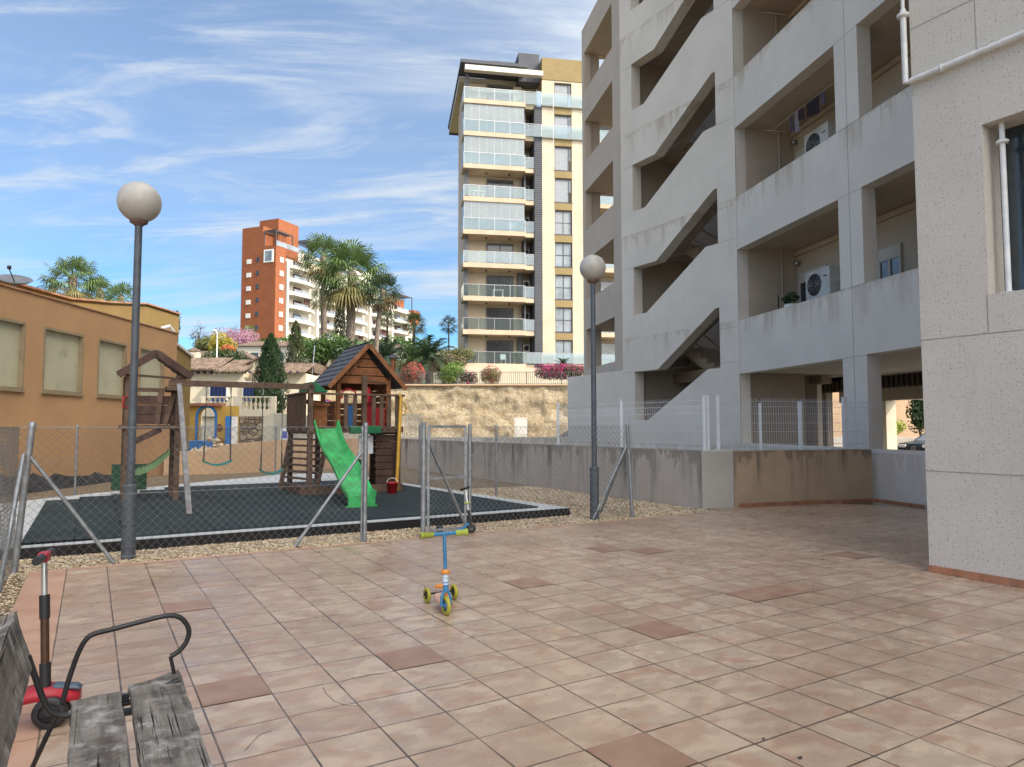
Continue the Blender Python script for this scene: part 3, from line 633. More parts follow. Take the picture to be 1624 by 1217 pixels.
# ---- court seen through the undercroft
m = MB(); m.box(WD, (7.5, 60), (12, 60), (-.4, -.33)); M_court = stucco('court_paving', (.55,.54,.50), stain=.1); solo('court_paving', m, M_court, kind='structure')
m = MB(); m.beam((13, 34.2, .2), (22.4, 33.0, .2), .5, 1.35); solo('planter_wall', m, M_white, 'low white planter wall in the sunlit court seen under the concrete building', 'wall')
m = MB(); m.beam((14, 47, 2.4), (45, 41, 2.4), .4, 6.0); solo('court_wall', m, M_cream, 'tan garden wall in the sunlit court seen under the concrete building', 'wall')
M_lfy = leafm('leaf_yellow', (.16, .22, .03), (.28, .32, .05)); M_lfm = leafm('leaf_mid', (.035, .075, .02), (.075, .13, .03))
def bush(name, loc, r, n, size, mat, label, cat='bush', sc=(1,1,1), group=None, extra=None, lob=6, kids=True):
    t = thing(name, loc, label, cat, group); m = MB(); L = Vector(loc)
    for i in range(lob):
        a = random.random()*6.28; q = r*.45; c = L+Vector((math.cos(a)*q*sc[0], math.sin(a)*q*sc[1], r*sc[2]*(.75+.5*random.random())))
        leafblob(m, c, r*.68, n//lob, size, sc)
    part('foliage', m, mat, t)
    s_ = MB()
    for i in range(5):
        a = i*1.26; s_.tube([L+Vector((0, 0, 0)), L+Vector((math.cos(a)*r*.25, math.sin(a)*r*.25, r*sc[2]*.9))], [.03, .01], 5)
    part('stems', s_, M_wood, t)
    if extra:
        e = MB(); leafblob(e, L+Vector((0, 0, r*sc[2])), r*1.02, extra[1], size*.9, sc, shell=.85); part('blossom', e, extra[0], t)
    return t
p = at(1417, 700, 35.5); bush('court_shrub', (p.x, p.y, .75), .55, 700, .10, M_lfy, 'bright yellow-green shrub in the sunlit court seen under the concrete building')
p = at(1457, 700, 36); bush('court_hedge', (p.x+.1, p.y, .8), 1.05, 1600, .15, M_lfd, 'tall dark clipped hedge at the right of the sunlit court opening', 'hedge', (.6, .6, 1.5))
p = at(1412, 700, 37.5); bush('court_conifer', (p.x, p.y, .6), .95, 1000, .12, M_lfd, 'slim dark conifer at the left of the sunlit court opening', 'tree', (.3, .3, 1.35))
# ================================================================ SCHOOL BUILDING ON THE LEFT
S = thing('school_building', (-10.4, 15, 0), 'long low tan school building with shuttered windows along the left side', 'school')
SX = -10.4; wins = [(13.35, 14.9), (15.56, 16.95), (17.62, 18.86), (19.6, 20.92), (11.1, 12.6), (8.8, 10.3)]
SP = lambda p, q, t: Vector((SX-t, p, q))
m = MB(); m.prism(SP, rect(2, 21.72, -.1, 4.27), 0, .2, [rect(a, b, 2.2, 3.6) for a, b in wins]); part('wall', m, M_school, S)
m = MB(); m.box(WD, (-24, SX-.202), (2, 21.7), (-.1, 4.1)); part('roof_slab', m, M_school, S)
for a, b in wins:
    w = MB(); w.prism(SP, rect(a-.03, b+.03, 2.17, 3.63), -.012, .1, [rect(a+.015, b-.015, 2.23, 3.57)]); w.box(WD, (SX-.1, SX+.05), (a-.05, b+.05), (2.13, 2.168))
    f = part('window', w, simple('old_frame', (.27,.21,.13), .8, dirt=.4) if 'old_frame' not in bpy.data.materials else bpy.data.materials['old_frame'], S)
    w = MB(); y = a+.02
    w.box(WD, (SX-.12, SX-.09), (a, b), (2.2, 3.6)); part('shutter', w, M_beige, f)
m = MB(); m.box(WD, (SX-.3, SX+.035), (2, 21.76), (4.272, 4.31)); part('coping', m, simple('coping', (.36,.19,.11), .85, var=.25, sc=3, dirt=.3), S, bevel=.01)
random.seed(11); pr_ = [(13.0-6, -.1)]; y = 7.0
top = []
while y < 18.4: top.append((y, .42-.24*max(0, (y-14)/4.4)+random.uniform(-.05, .06))); y += random.uniform(.15, .4)
m = MB(); m.prism(SP, [(6.9, -.1)]+top+[(18.4, -.1)], -.006, -.001); part('damp_plinth', m, simple('damp_plinth', (.05,.052,.058), .9, var=.4, sc=2), S)
m = MB(); m.box(WD, (-11.6, -10.72), (21.74, 23.4), (-.1, 3.5)); m.prism(lambda p, q, t: Vector((-10.72-t, p, q)), [(21.74, 3.502), (23.4, 3.502), (23.4, 3.70), (21.74, 4.1)], 0, .9); part('side_wing', m, M_must, S)
m = MB(); m.beam((-10.8, 21.78, 4.16), (-10.8, 23.45, 3.74), .3, .08); part('side_wing_coping', m, M_white, S)
m = MB(); m.tube([(-10.55, 21.8, 3.1), (-10.55, 21.8, 4.35), (-10.6, 21.6, 4.5), (-10.75, 21.4, 4.4)], .06, 8); part('vent_pipe', m, M_wht, S)
U = lambda p, q, t: Vector((-12.4-.0*p-t, p, q))
m = MB(); m.prism(U, [(15, 4.11), (26, 4.11), (26, 5.55), (23.6, 5.52), (21.5, 5.2), (19.5, 4.95), (15, 4.92)], 0, 3.5); part('roof_parapet', m, M_must, S)
m = MB()
for (a, b), (c, d) in zip([(15, 4.94), (19.5, 4.97), (21.5, 5.22), (23.6, 5.54)], [(19.5, 4.97), (21.5, 5.22), (23.6, 5.54), (26, 5.57)]): m.beam((-12.45, a, b+.02), (-12.45, c, d+.02), .25, .05)
part('parapet_coping', m, bpy.data.materials['coping'], S)
t = thing('satellite_dish', (-11.0, 15.1, 4.3), 'grey satellite dish on the roof edge of the tan school', 'satellite dish')
c = at(24, 444, 15.1); ax = Vector((.25, -.35, .9)).normalized(); m = MB(); m.lathe(c-ax*.06, [(.0, -.01), (.15, .0), (.26, .04), (.33, .09), (.325, .095), (.24, .05), (.14, .01), (0, 0)], 28, ax); part('dish', m, simple('dish_grey', (.14,.15,.17), .6), t)
m = MB(); m.tube([c-ax*.05, c+Vector((-.05, -.12, .22))], .012, 6); m.lathe(c+Vector((-.05, -.12, .22)), [(0, 0), (.04, 0), (.04, .07), (0, .07)], 10); part('feed_arm', m, M_dark, t)
m = MB(); m.tube([c-ax*.06, (c.x, c.y, 4.25)], .025, 8); part('mast', m, M_galv, t)
# ================================================================ LAMPS
def lamp(loc, label, lean=0, rg=.225):
    x, y = loc; t = thing('street_lamp', (x, y, 0), label, 'street lamp', 'globe lamp posts along the fence')
    m = MB(); m.tube([(x, y, -.08), (x, y, .76)], .070, 20); m.lathe((x, y, 0), [(.071, .34), (.076, .345), (.076, .355), (.071, .36)], 20); m.lathe((x, y, 0), [(.071, .10), (.075, .105), (.075, .115), (.071, .12)], 20)
    m.lathe((x, y, .75), [(.075, 0), (.075, .025), (.043, .03)], 20); part('sleeve', m, M_lamp, t)
    m = MB(); m.tube([(x, y, .77), (x, y, 3.66)], [.042, .038], 18); part('pole', m, M_lamp, t)
    m = MB(); m.lathe((x, y, 3.62), [(.043, 0), (.05, .01), (.09, .035), (.095, .06), (.08, .075)], 24); part('collar', m, M_rust, t)
    m = MB(); m.sphere((x, y, 3.68+rg*.93), rg, 32, 20); part('globe', m, M_globe, t); return t
lamp(xy(gp(203, 883)), 'grey globe lamp post on the gravel at the left end of the patio')
lamp(xy(gp(943, 822)), 'grey globe lamp post on the gravel in front of the concrete building', rg=.205)
# ================================================================ CHAIN-LINK FENCE
ZT = 1.42
def clip_lines(mb, p, q, z0, z1, pitch, r):
    p = Vector((p[0], p[1], 0)); q = Vector((q[0], q[1], 0)); L = (q-p).length; d = (q-p)/L; h = z1-z0
    nrm = Vector((-d.y, d.x, 0)); s_ = pitch*math.sqrt(2)
    for sg in (1, -1):
        c = -h if sg == 1 else 0
        while c < L+(0 if sg == 1 else h):
            if sg == 1: a0, a1 = max(c, 0), min(c+h, L); za, zb = a0-c, a1-c
            else: a0, a1 = max(c-h, 0), min(c, L); za, zb = c-a0, c-a1
            if a1-a0 > .02:
                A_ = p+d*a0; B_ = p+d*a1; A_.z = z0+za; B_.z = z0+zb
                mb.tube([A_+nrm*.002*sg, B_+nrm*.002*sg], r, 3, cap=False, sm=False)
            c += s_
FE = thing('chain_link_fence', (-4.85, 6.94, 0), 'galvanised chain-link fence with round posts enclosing the playground', 'fence')
C = [(-4.85, 6.94), (-10.1, 12.6), (-8.58, 13.9), (-7.98, 16.9), (-6.9, 20.6), (-4.4, 21.2), (-2.25, 17.2), (-.323, 14.5), (1.867, 11.0)]
g1 = xy(gp(578, 857)); cor2 = xy(PT(-.15, -6.5, 0)); cor1 = xy(PT(-.15, -3.2, 0))
mesh = MB(); wires = MB(); CR = 0.0017
for p, q in [(cor2, cor1), (cor1, C[0])]+list(zip(C, C[1:]))+[(C[0], g1), (xy(gp(742, 845)), C[8])]:
    clip_lines(mesh, p, q, .02, ZT-.02, .062, CR)
    for z in (.05, .7, ZT-.025): wires.tube([(p[0], p[1], z), (q[0], q[1], z)], .0025, 4, cap=False)
part('chain_mesh', mesh, M_wire, FE); part('tension_wire', wires, M_galv, FE)
def post(p, top=ZT, r=.022, lean=(0, 0)):
    m = MB(); m.tube([(p[0], p[1], -.08), (p[0]+lean[0], p[1]+lean[1], top)], r, 12); m.lathe((p[0]+lean[0], p[1]+lean[1], top), [(r+.004, -.03), (r+.004, .005), (r*.5, .02), (0, .022)], 12); part('post', m, M_galv, FE)
post(C[0], 1.43, .030, (.11, .02)); post(C[8], 1.44, .026, (-.07, 0)); post(g1, 1.43, .027); post((g1[0]-.035, g1[1]-.03), 1.38, .012)
for p in C[1:8]+[cor1, cor2]: post(p)
def brace(a, b, r=.02):
    m = MB(); a, b = Vector(a), Vector(b); m.tube([a, a+(b-a)*.07, b], [r*.7, r, r], 10); part('brace', m, M_galv, FE)
brace((C[0][0]+.09, C[0][1]+.01, 1.13), gp(180, 892)); brace((C[0][0]+.07, C[0][1]-.03, 1.13), (-4.40, 6.12, -.02), .022)
brace((g1[0]-.02, g1[1]-.01, 1.12), gp(468, 866)); brace((C[8][0]-.06, C[8][1], 1.14), gp(942, 822)+Vector((-.02, -.07, 0))); brace((C[8][0]-.06, C[8][1]+.03, 1.12), gp(953, 812))
G = thing('fence_gate', gp(672, 852), 'narrow galvanised gate leaf of chain-link mesh in the playground fence', 'gate')
ga_, gb_ = gp(672, 852), gp(741, 845); gd = (gb_-ga_).normalized(); gl = (gb_-ga_).length; GT = lambda a, z: ga_+gd*a+Vector((0, 0, z))
m = MB(); m.tube([GT(-.01, -.08), GT(-.01, 1.46)], .034, 14); part('gate_post', m, M_galv, G)
m = MB(); m.tube([GT(gl+.035, -.08), GT(gl+.035, 1.44)], .024, 12); part('gate_post', m, M_galv, G)
m = MB(); 
for a, b in ((GT(.06, .06), GT(.06, 1.40)), (GT(gl-.03, .06), GT(gl-.03, 1.40)), (GT(.06, .07), GT(gl-.03, .07)), (GT(.06, 1.40), GT(gl-.03, 1.40)), (GT(.06, .73), GT(gl-.03, .73))): m.beam(a, b, .034, .034, (0, 1, 0))
part('gate_frame', m, M_galv, G, bevel=.004)
m = MB(); m.beam(GT(.07, 1.17), GT(gl-.04, .12), .05, .02); part('gate_brace', m, M_galv, G)
m = MB(); clip_lines(m, xy(GT(.06, 0)), xy(GT(gl-.03, 0)), .07, 1.40, .05, .0018); part('gate_mesh', m, M_wire, G)
m = MB(); m.beam(GT(gl-.06, 1.02), GT(gl+.14, 1.02), .02, .02); m.beam(GT(gl+.03, .86), GT(gl+.03, 1.0), .02, .03); part('latch', m, M_galv, G)
# white welded mesh fence on top of the low walls
F = thing('white_mesh_fence', (3.3, 12.4, .97), 'white welded mesh panel fence standing on the low concrete walls', 'fence')
def panel(p, q, z0, z1):
    p, q = Vector((p[0], p[1], 0)), Vector((q[0], q[1], 0)); L = (q-p).length; d = (q-p)/L; nrm = Vector((-d.y, d.x, 0)); m = MB(); x = .03; H_ = z1-z0
    def v(a, z, o=0): return Vector((p.x, p.y, z0+z))+d*a+nrm*o
    while x < L-.02:
        m.tube([v(x, 0), v(x, .06), v(x, .08, .02), v(x, .12, .0), v(x, H_-.13), v(x, H_-.1, .03), v(x, H_-.06, 0), v(x, H_)], .0036, 3, cap=False); x += .05
    for z in (.02, .1, H_*.35, H_*.52, H_*.7, H_-.15, H_-.05): m.tube([v(0, z, .004), v(L, z, .004)], .0036, 3, cap=False)
    part('mesh_panel', m, M_wirew, F)
def wpost(p, z0, z1, w=.055):
    m = MB(); m.box(WD, (p[0]-w/2, p[0]+w/2), (p[1]-w/2, p[1]+w/2), (z0, z1)); m.box(WD, (p[0]-w/2-.005, p[0]+w/2+.005), (p[1]-w/2-.005, p[1]+w/2+.005), (z1, z1+.012)); part('post', m, M_wirew, F, bevel=.004)
def solve_b(px, a):
    lo, hi = 0., 20.
    for _ in range(40):
        mid = (lo+hi)/2; v = PT(a, mid, 1.4); lo, hi = (mid, hi) if 812+1115*v.x/v.y > px else (lo, mid)
    return mid
wl = [xy(PT(9.66, solve_b(q, 9.66), 0)) for q in (1116, 985, 885)]
for i, w_ in enumerate(wl):
    wpost(w_, .98, 1.93)
    if i < 2: panel(wl[i+1], w_, .99, 1.90)
ws = [(3.42, 12.36), (3.62, 12.40), (5.3, 12.83), (6.1, 13.04), (6.62, 13.17)]
hs = (1.93, 1.93, 1.93, 1.87, 1.93)
ws = [(3.43, 12.35), (3.63, 12.42), (4.45, 12.62), (5.25, 12.83), (6.2, 13.12)]
for i, w_ in enumerate(ws): wpost(w_, .97, (1.93, 1.93, 1.80, 1.84, 1.93)[i], (.055, .055, .045, .06, .07)[i])
panel(ws[1], ws[2], .98, 1.9); panel(ws[2], ws[3], .98, 1.9); panel(ws[3], ws[4], .98, 1.9); panel(ws[4], (6.78, 13.2), .98, 1.9)
# ================================================================ PLAYSET
PS = lambda a, b, z: PT(4.02+a, 5.04+b, z)
P = thing('wooden_playset', PS(0, 0, .125), 'weathered wooden play tower with roofed house, green slide and swing beam on black mat', 'playset')
Z0 = .125; ZD = 1.38
def pp(name, fn, mat=M_wood, label=None, bevel=.004): m = MB(); fn(m); return part(name, m, mat, P, label, bevel)
for a, b, zt in ((0, 0, 2.22), (0, 1.5, 2.07), (1.76, 0, 2.03), (1.76, 1.5, 2.07), (1.05, 0, 2.40), (.55, 1.45, ZD)):
    pp('tower_post', lambda m: m.box(PS, (a-.045, a+.045), (b-.045, b+.045), (Z0 if a != 1.05 else ZD, zt)))
def deck(m):
    m.box(PS, (-.05, 1.85), (-.065, -.046), (ZD-.1, ZD+.02)); m.box(PS, (-.065, -.046), (-.05, 1.56), (ZD-.1, ZD+.02)); m.box(PS, (1.81, 1.83), (-.05, 1.56), (ZD-.1, ZD+.02))
    b = -.04
    while b < 1.5: m.box(PS, (-.044, 1.80), (b, b+.12), (ZD-.03, ZD)); b += .135
pp('deck', deck)
for i in range(11): pp('baluster', lambda m: m.box(PS, (-.085, -.067), (.03+i*.138, .03+i*.138+.1), (ZD-.06, 2.02)))
for a in (.66, .84, 1.22, 1.38, 1.54, 1.70): pp('baluster', lambda m: m.box(PS, (a-.04, a+.04), (-.085, -.067), (ZD-.04, 2.0)))
pp('handrail', lambda m: (m.box(PS, (.0, 1.86), (-.11, -.03), (2.002, 2.04)), m.box(PS, (-.11, -.03), (.05, 1.55), (2.022, 2.06)), m.beam(PS(1.0, -.02, 2.3), PS(1.6, .3, 2.28), .03, .03)))
pp('sandbox_frame', lambda m: (m.beam(PS(-.12, .12, .2), PS(-.1, 1.5, .2), .04, .15), m.beam(PS(-.12, .12, .2), PS(.12, -.16, .2), .04, .15), m.beam(PS(.12, -.16, .2), PS(1.78, -.12, .2), .04, .15), m.beam(PS(1.8, -.12, .2), PS(1.82, 1.5, .2), .04, .15)))
# stair with treads
def lad(i): return PS(-.14+.022*i, 1.42, .25+.128*i), PS(.20+.022*i, .15, .25+.128*i)
for i in range(9): a, b = lad(i); pp('ladder_tread', lambda m: m.beam(a, b, .11, .035))
pp('ladder_stringer', lambda m: m.beam(PS(-.2, 1.46, Z0), PS(.02, 1.46, ZD-.02), .035, .09)); pp('ladder_stringer', lambda m: m.beam(PS(.14, .10, Z0), PS(.40, .10, ZD-.02), .035, .09))
# house
HA, HB, B0, B1 = .62, 1.74, .42, 1.50; ZE, ZA = 2.32, 3.03; HM = (HA+HB)/2
for a, b in ((HA+.04, B0), (HB-.04, B0), (HA+.04, B1), (HB-.04, B1)): pp('house_post', lambda m: m.box(PS, (a-.04, a+.04), (b-.04, b+.04), (ZD+.001, ZE+.02)), M_wood2)
pp('house_wall', lambda m: [m.box(PS, (HA-.022, HA-.002), (B0, B1), (z, z+.115)) for z in (1.40, 1.53, 1.66, 1.79, 2.14, 2.27)], M_wood2)
pp('house_wall', lambda m: [m.box(PS, (HB+.002, HB+.022), (B0, B1), (z, z+.115)) for z in (1.40, 1.53, 1.66, 1.79, 1.92, 2.05, 2.18, 2.3)], M_wood2)
pp('house_wall', lambda m: [m.box(PS, (HA, HB), (B1+.042, B1+.06), (z, z+.115)) for z in (1.40, 1.53, 1.66, 1.79, 2.18, 2.3)], M_wood2)
for bb, nm in ((B0-.065, 'gable_boards'), (B1+.065, 'gable_boards')):
    def gb(m):
        z = ZE-.06
        while z < ZA-.12:
            w = (ZA-z-.10)/(ZA-ZE)*.60; w2 = (ZA-z-.27)/(ZA-ZE)*.60
            m.hexa([PS(HM-w, bb, z), PS(HM+w, bb, z), PS(HM+w, bb+.02, z), PS(HM-w, bb+.02, z), PS(HM-max(w2, .02), bb, z+.155), PS(HM+max(w2, .02), bb, z+.155), PS(HM+max(w2, .02), bb+.02, z+.155), PS(HM-max(w2, .02), bb+.02, z+.155)]); z += .172
    pp(nm, gb, M_wood2)
def roofplane(aE, zE, aA, zA, b0, b1, n, th=.03, ov=.02, mm=None, root=None):
    m = MB()
    for i in range(n):
        t0, t1 = i/n, (i+1)/n; k = .022
        a0, z0, a1, z1 = aE+(aA-aE)*t0, zE+(zA-zE)*t0+k, aE+(aA-aE)*(t1+.03), zE+(zA-zE)*(t1+.03)
        sg = random.uniform(-.008, .008)
        m.hexa([PS(a0, b0+sg, z0), PS(a1, b0+sg, z1), PS(a1, b1+sg, z1), PS(a0, b1+sg, z0), PS(a0, b0+sg, z0+th), PS(a1, b0+sg, z1+th*.6), PS(a1, b1+sg, z1+th*.6), PS(a0, b1+sg, z0+th)])
    return part('roof', m, M_shing, P)
M_shing = wood('roof_boards', (.085,.09,.10), (.03,.03,.035), 1., .7)
roofplane(HM-.80, 2.17, HM, ZA+.02, B0-.28, B1+.12, 8); roofplane(HM+.80, 2.17, HM, ZA+.02, B0-.28, B1+.12, 8)
for sg in (-1, 1):
    for bb in (B0-.30, B1+.125): pp('barge_board', lambda m: m.beam(PS(HM+sg*.80, bb, 2.16), PS(HM, bb, ZA), .025, .085), M_wood2 if bb < 1 else M_wood)
pp('house_railing', lambda m: [m.box(PS, (HA+.03, HA+.32), (B0-.04, B0-.02), (z, z+.02)) for z in (1.5, 1.66, 1.82, 1.98)], M_wood)
pp('chimney', lambda m: m.tube([PS(1.74, .6, 2.44), PS(1.88, .6, 2.60), PS(1.88, .6, 2.84)], .055, 12), M_wood2, bevel=0); pp('chimney_cap', lambda m: m.lathe(PS(1.88, .6, 2.83), [(.12, 0), (.09, .05), (0, .11)], 14), M_shing, bevel=0)
pp('play_bin', lambda m: (m.box(PS, (.16, .42), (.35, .6), (ZD+.001, 1.83)), m.hexa([PS(.06, .28, 1.80), PS(.46, .28, 1.80), PS(.46, .62, 1.86), PS(.06, .62, 1.86), PS(.02, .26, 1.90), PS(.46, .28, 1.835), PS(.46, .62, 1.9), PS(.02, .62, 1.94)])), M_wood2)
# slide
s0, s1 = PS(.30, -.04, ZD+.02), (gp(549.8, 805, .12)+gp(597.9, 803.8, .12))/2
def slide(m):
    n = 24; d = (s1-s0); d.z = 0; L = d.length; d.normalize(); w = Vector((-d.y, d.x, 0))
    def zf(t): return Z0+.07+(ZD-.07-Z0)*((1-t)**1.12)*(1-.10*math.sin(t*math.pi*2.0)) if t < .93 else Z0+.07+(ZD-.07-Z0)*((1-.93)**1.12)*(1-.10*math.sin(.93*math.pi*2.0))
    prof = [(-.26, .11), (-.245, .125), (-.225, .11), (-.19, .01), (-.15, 0), (.15, 0), (.19, .01), (.225, .11), (.245, .125), (.26, .11), (.25, .02), (.2, -.03), (-.2, -.03), (-.25, .02)]
    vs = []; k = len(prof)
    for i in range(n+1):
        t = i/n; c = s0+d*L*t; z = zf(t); vs += [Vector((c.x, c.y, z))+w*p*.92+Vector((0, 0, q*(1.25 if t < .1 else 1))) for p, q in prof]
    m.add(vs, [(i*k+j, i*k+(j+1) % k, (i+1)*k+(j+1) % k, (i+1)*k+j) for i in range(n) for j in range(k)], True); m.add(vs[-k:], [tuple(range(k))])
    e = s0+d*L; f = lambda a, b, z: Vector((e.x, e.y, 0))+w*a+d*b+Vector((0, 0, z)); m.box(f, (-.215, .215), (-.05, .004), (Z0, Z0+.17)); m.box(f, (-.25, .25), (-.06, .03), (Z0-.0, Z0+.02))
pp('slide', slide, M_slide, bevel=0)
pp('green_trough', lambda m: m.box(PS, (.72, 1.34), (-.2, -.09), (1.26, 1.41)), simple('playset_green', (.01, .13, .055), .5), bevel=.02)
pp('green_canopy', lambda m: m.hexa([PS(.0, .05, 2.06), PS(.36, .05, 2.06), PS(.36, .9, 2.06), PS(.0, .9, 2.06), PS(.02, .05, 2.25), PS(.1, .05, 2.25), PS(.1, .9, 2.25), PS(.02, .9, 2.25)]), bpy.data.materials['playset_green'])
pp('toy_barrel', lambda m: m.lathe(PS(1.12, .5, .22), [(0, 0), (.1, .02), (.13, .1), (.13, .42), (.1, .5), (0, .52)], 18), bpy.data.materials['playset_green'], bevel=0)
pp('white_panel', lambda m: m.box(PS, (.98, 1.28), (.1, .12), (.86, 1.22)), M_wht)
pp('climbing_wall', lambda m: [m.box(PS, (1.32, 1.72), (.05, .075), (z, z+.125)) for z in [Z0+.02+.137*i for i in range(9)]], wood('dark_play_wood', (.085,.05,.04), (.03,.02,.02)))
pp('climbing_wall', lambda m: [m.box(PS, (1.77, 1.795), (.06, 1.45), (z, z+.125)) for z in [Z0+.02+.137*i for i in range(9)]], bpy.data.materials['dark_play_wood'])
pp('slide_pole', lambda m: m.tube([PS(1.67, -.17, Z0), PS(1.76, -.15, 1.98), PS(1.76, -.06, 2.03)], .035, 12), M_ypole, bevel=0)
pp('grab_handle', lambda m: m.tube([PS(1.75, -.15, 1.62), PS(1.85, -.13, 1.64), PS(1.88, -.13, 1.75), PS(1.85, -.13, 1.86), PS(1.76, -.15, 1.88)], .014, 8), M_ypole, bevel=0)
pp('play_panel', lambda m: (m.box(PS, (1.14, 1.30), (.3, .34), (ZD+.02, 1.98)), m.box(PS, (1.32, 1.62), (.36, .4), (ZD+.02, 1.78)), m.lathe(PS(1.22, .32, 1.98), [(.09, -.1), (.085, .1), (.05, .2), (0, .22)], 14), m.tube([PS(.70, .34, 1.95), PS(.72, .34, 2.1), PS(.84, .34, 2.15), PS(.98, .34, 2.1), PS(1.0, .34, 1.8)], .02, 8)), M_redm, bevel=.01)
pp('play_panel', lambda m: m.box(PS, (.80, .90), (.2, .24), (ZD+.02, 1.82)), M_bluep, label='blue panel behind the railing'); pp('play_panel', lambda m: m.box(PS, (-.03, .05), (-.02, .06), (ZD+.02, 1.55)), M_bluep, label='small blue box at the front post')
# beam and far small tower
pp('swing_beam', lambda m: m.box(PS, (-2.42, .06), (-.045, .045), (2.10, 2.20)))
TA0, TA1, TB0, TB1 = -3.02, -2.24, .30, 1.1
pp('beam_bracket', lambda m: m.box(PS, (-2.45, -2.25), (-.05, .35), (2.02, 2.095)))
pp('grey_leg', lambda m: m.beam(PS(-2.26, -.02, 2.12), gp(300, 817, .12), .075, .07), M_woodg, label='bleached grey slanted leg')
for a, b in ((TA0, TB0), (TA1, TB0), (TA0, TB1), (TA1, TB1)): pp('tower_post', lambda m: m.box(PS, (a-.045, a+.045), (b-.045, b+.045), (Z0, 2.30)))
pp('tower_floor', lambda m: (m.box(PS, (TA0-.1, TA1+.12), (TB0-.08, TB1+.08), (1.36, 1.43))))
pp('tower_wall', lambda m: [m.box(PS, (TA0, TA1-.046), (TB0-.005, TB0+.02), (z, z+.155)) for z in (1.45, 1.615, 1.78)], bpy.data.materials['dark_play_wood'])
pp('tower_wall', lambda m: [m.box(PS, (TA0, TA1), (TB1, TB1+.02), (z, z+.155)) for z in (1.45, 1.615)], bpy.data.materials['dark_play_wood'])
pp('tower_batten', lambda m: m.beam(PS(TA1-.32, TB0-.02, 1.44), PS(TA1-.27, TB0-.02, 2.0), .09, .03, (0, 1, 0))); pp('tower_batten', lambda m: m.beam(PS(TA1-.20, TB0-.02, 1.44), PS(TA1-.06, TB0-.02, 2.0), .09, .03, (0, 1, 0)))
pp('tower_rail', lambda m: (m.box(PS, (TA0, TA1+.05), (TB0-.03, TB0+.0), (2.0, 2.07)), m.beam(PS(TA0-.1, TB0-.03, 2.29), PS(TA1+.1, TB0-.03, 2.24), .03, .04)))
TM = (TA0+TA1)/2+.02
roofplane(TM-.56, 2.30, TM, 2.70, TB0-.14, TB1+.12, 5, .022); roofplane(TM+.56, 2.26, TM, 2.70, TB0-.14, TB1+.12, 5, .022)
for sg in (-1, 1): pp('barge_board', lambda m: m.beam(PS(TM+sg*.57, TB0-.16, 2.27), PS(TM, TB0-.16, 2.67), .03, .12), bpy.data.materials['dark_play_wood'])
pp('tower_brace', lambda m: m.beam(PS(-2.95, TB0-.03, 1.12), PS(-2.50, TB0-.03, 1.36), .05, .10), bpy.data.materials['dark_play_wood'])
pp('grab_handle', lambda m: m.tube([PS(-3.03, TB0-.05, 1.72), PS(-3.09, TB0-.1, 1.73), PS(-3.09, TB0-.1, 1.9), PS(-3.03, TB0-.05, 1.91)], .013, 8), M_redm, bevel=0, label='red plastic handle')
pp('small_slide', lambda m: [m.hexa([PS(TA1-.08-.62*(t), .62, .90-.36*t**1.0+.10*math.sin(t*3.14)*-1), PS(TA1-.08-.62*(t+.125), .62, .90-.36*(t+.125)-.10*math.sin((t+.125)*3.14)), PS(TA1-.08-.62*(t+.125), .95, .90-.36*(t+.125)-.10*math.sin((t+.125)*3.14)), PS(TA1-.08-.62*t, .95, .90-.36*t-.10*math.sin(t*3.14)),
    PS(TA1-.08-.62*t, .62, 1.0-.36*t-.07*math.sin(t*3.14)), PS(TA1-.08-.62*(t+.125), .62, 1.0-.36*(t+.125)-.07*math.sin((t+.125)*3.14)-.03), PS(TA1-.08-.62*(t+.125), .95, 1.0-.36*(t+.125)-.07*math.sin((t+.125)*3.14)-.03), PS(TA1-.08-.62*t, .95, 1.0-.36*t-.07*math.sin(t*3.14))]) for t in [i/8 for i in range(8)]], simple('pale_green', (.16,.30,.13), .5), bevel=0)
q0, q1 = gp(176, 777.5, .12), gp(232, 776.5, .12)
m = MB(); m.beam((q0+q1)/2+Vector((0, 0, 0))-(q1-q0)/2+Vector((0, 0, .265)), (q1+Vector((0, 0, .265))), .03, .52); pnl = thing('play_board', (q0+q1)/2, 'dark green rectangular play panel standing behind the left lamp post', 'play panel'); part('board', m, M_green, pnl, bevel=.005)
m = MB(); m.beam(q0+Vector((.08, .03, 0)), q0+Vector((.08, .03, .5)), .05, .03); m.beam(q1+Vector((-.08, .03, 0)), q1+Vector((-.08, .03, .5)), .05, .03); part('upright', m, M_wood, pnl)
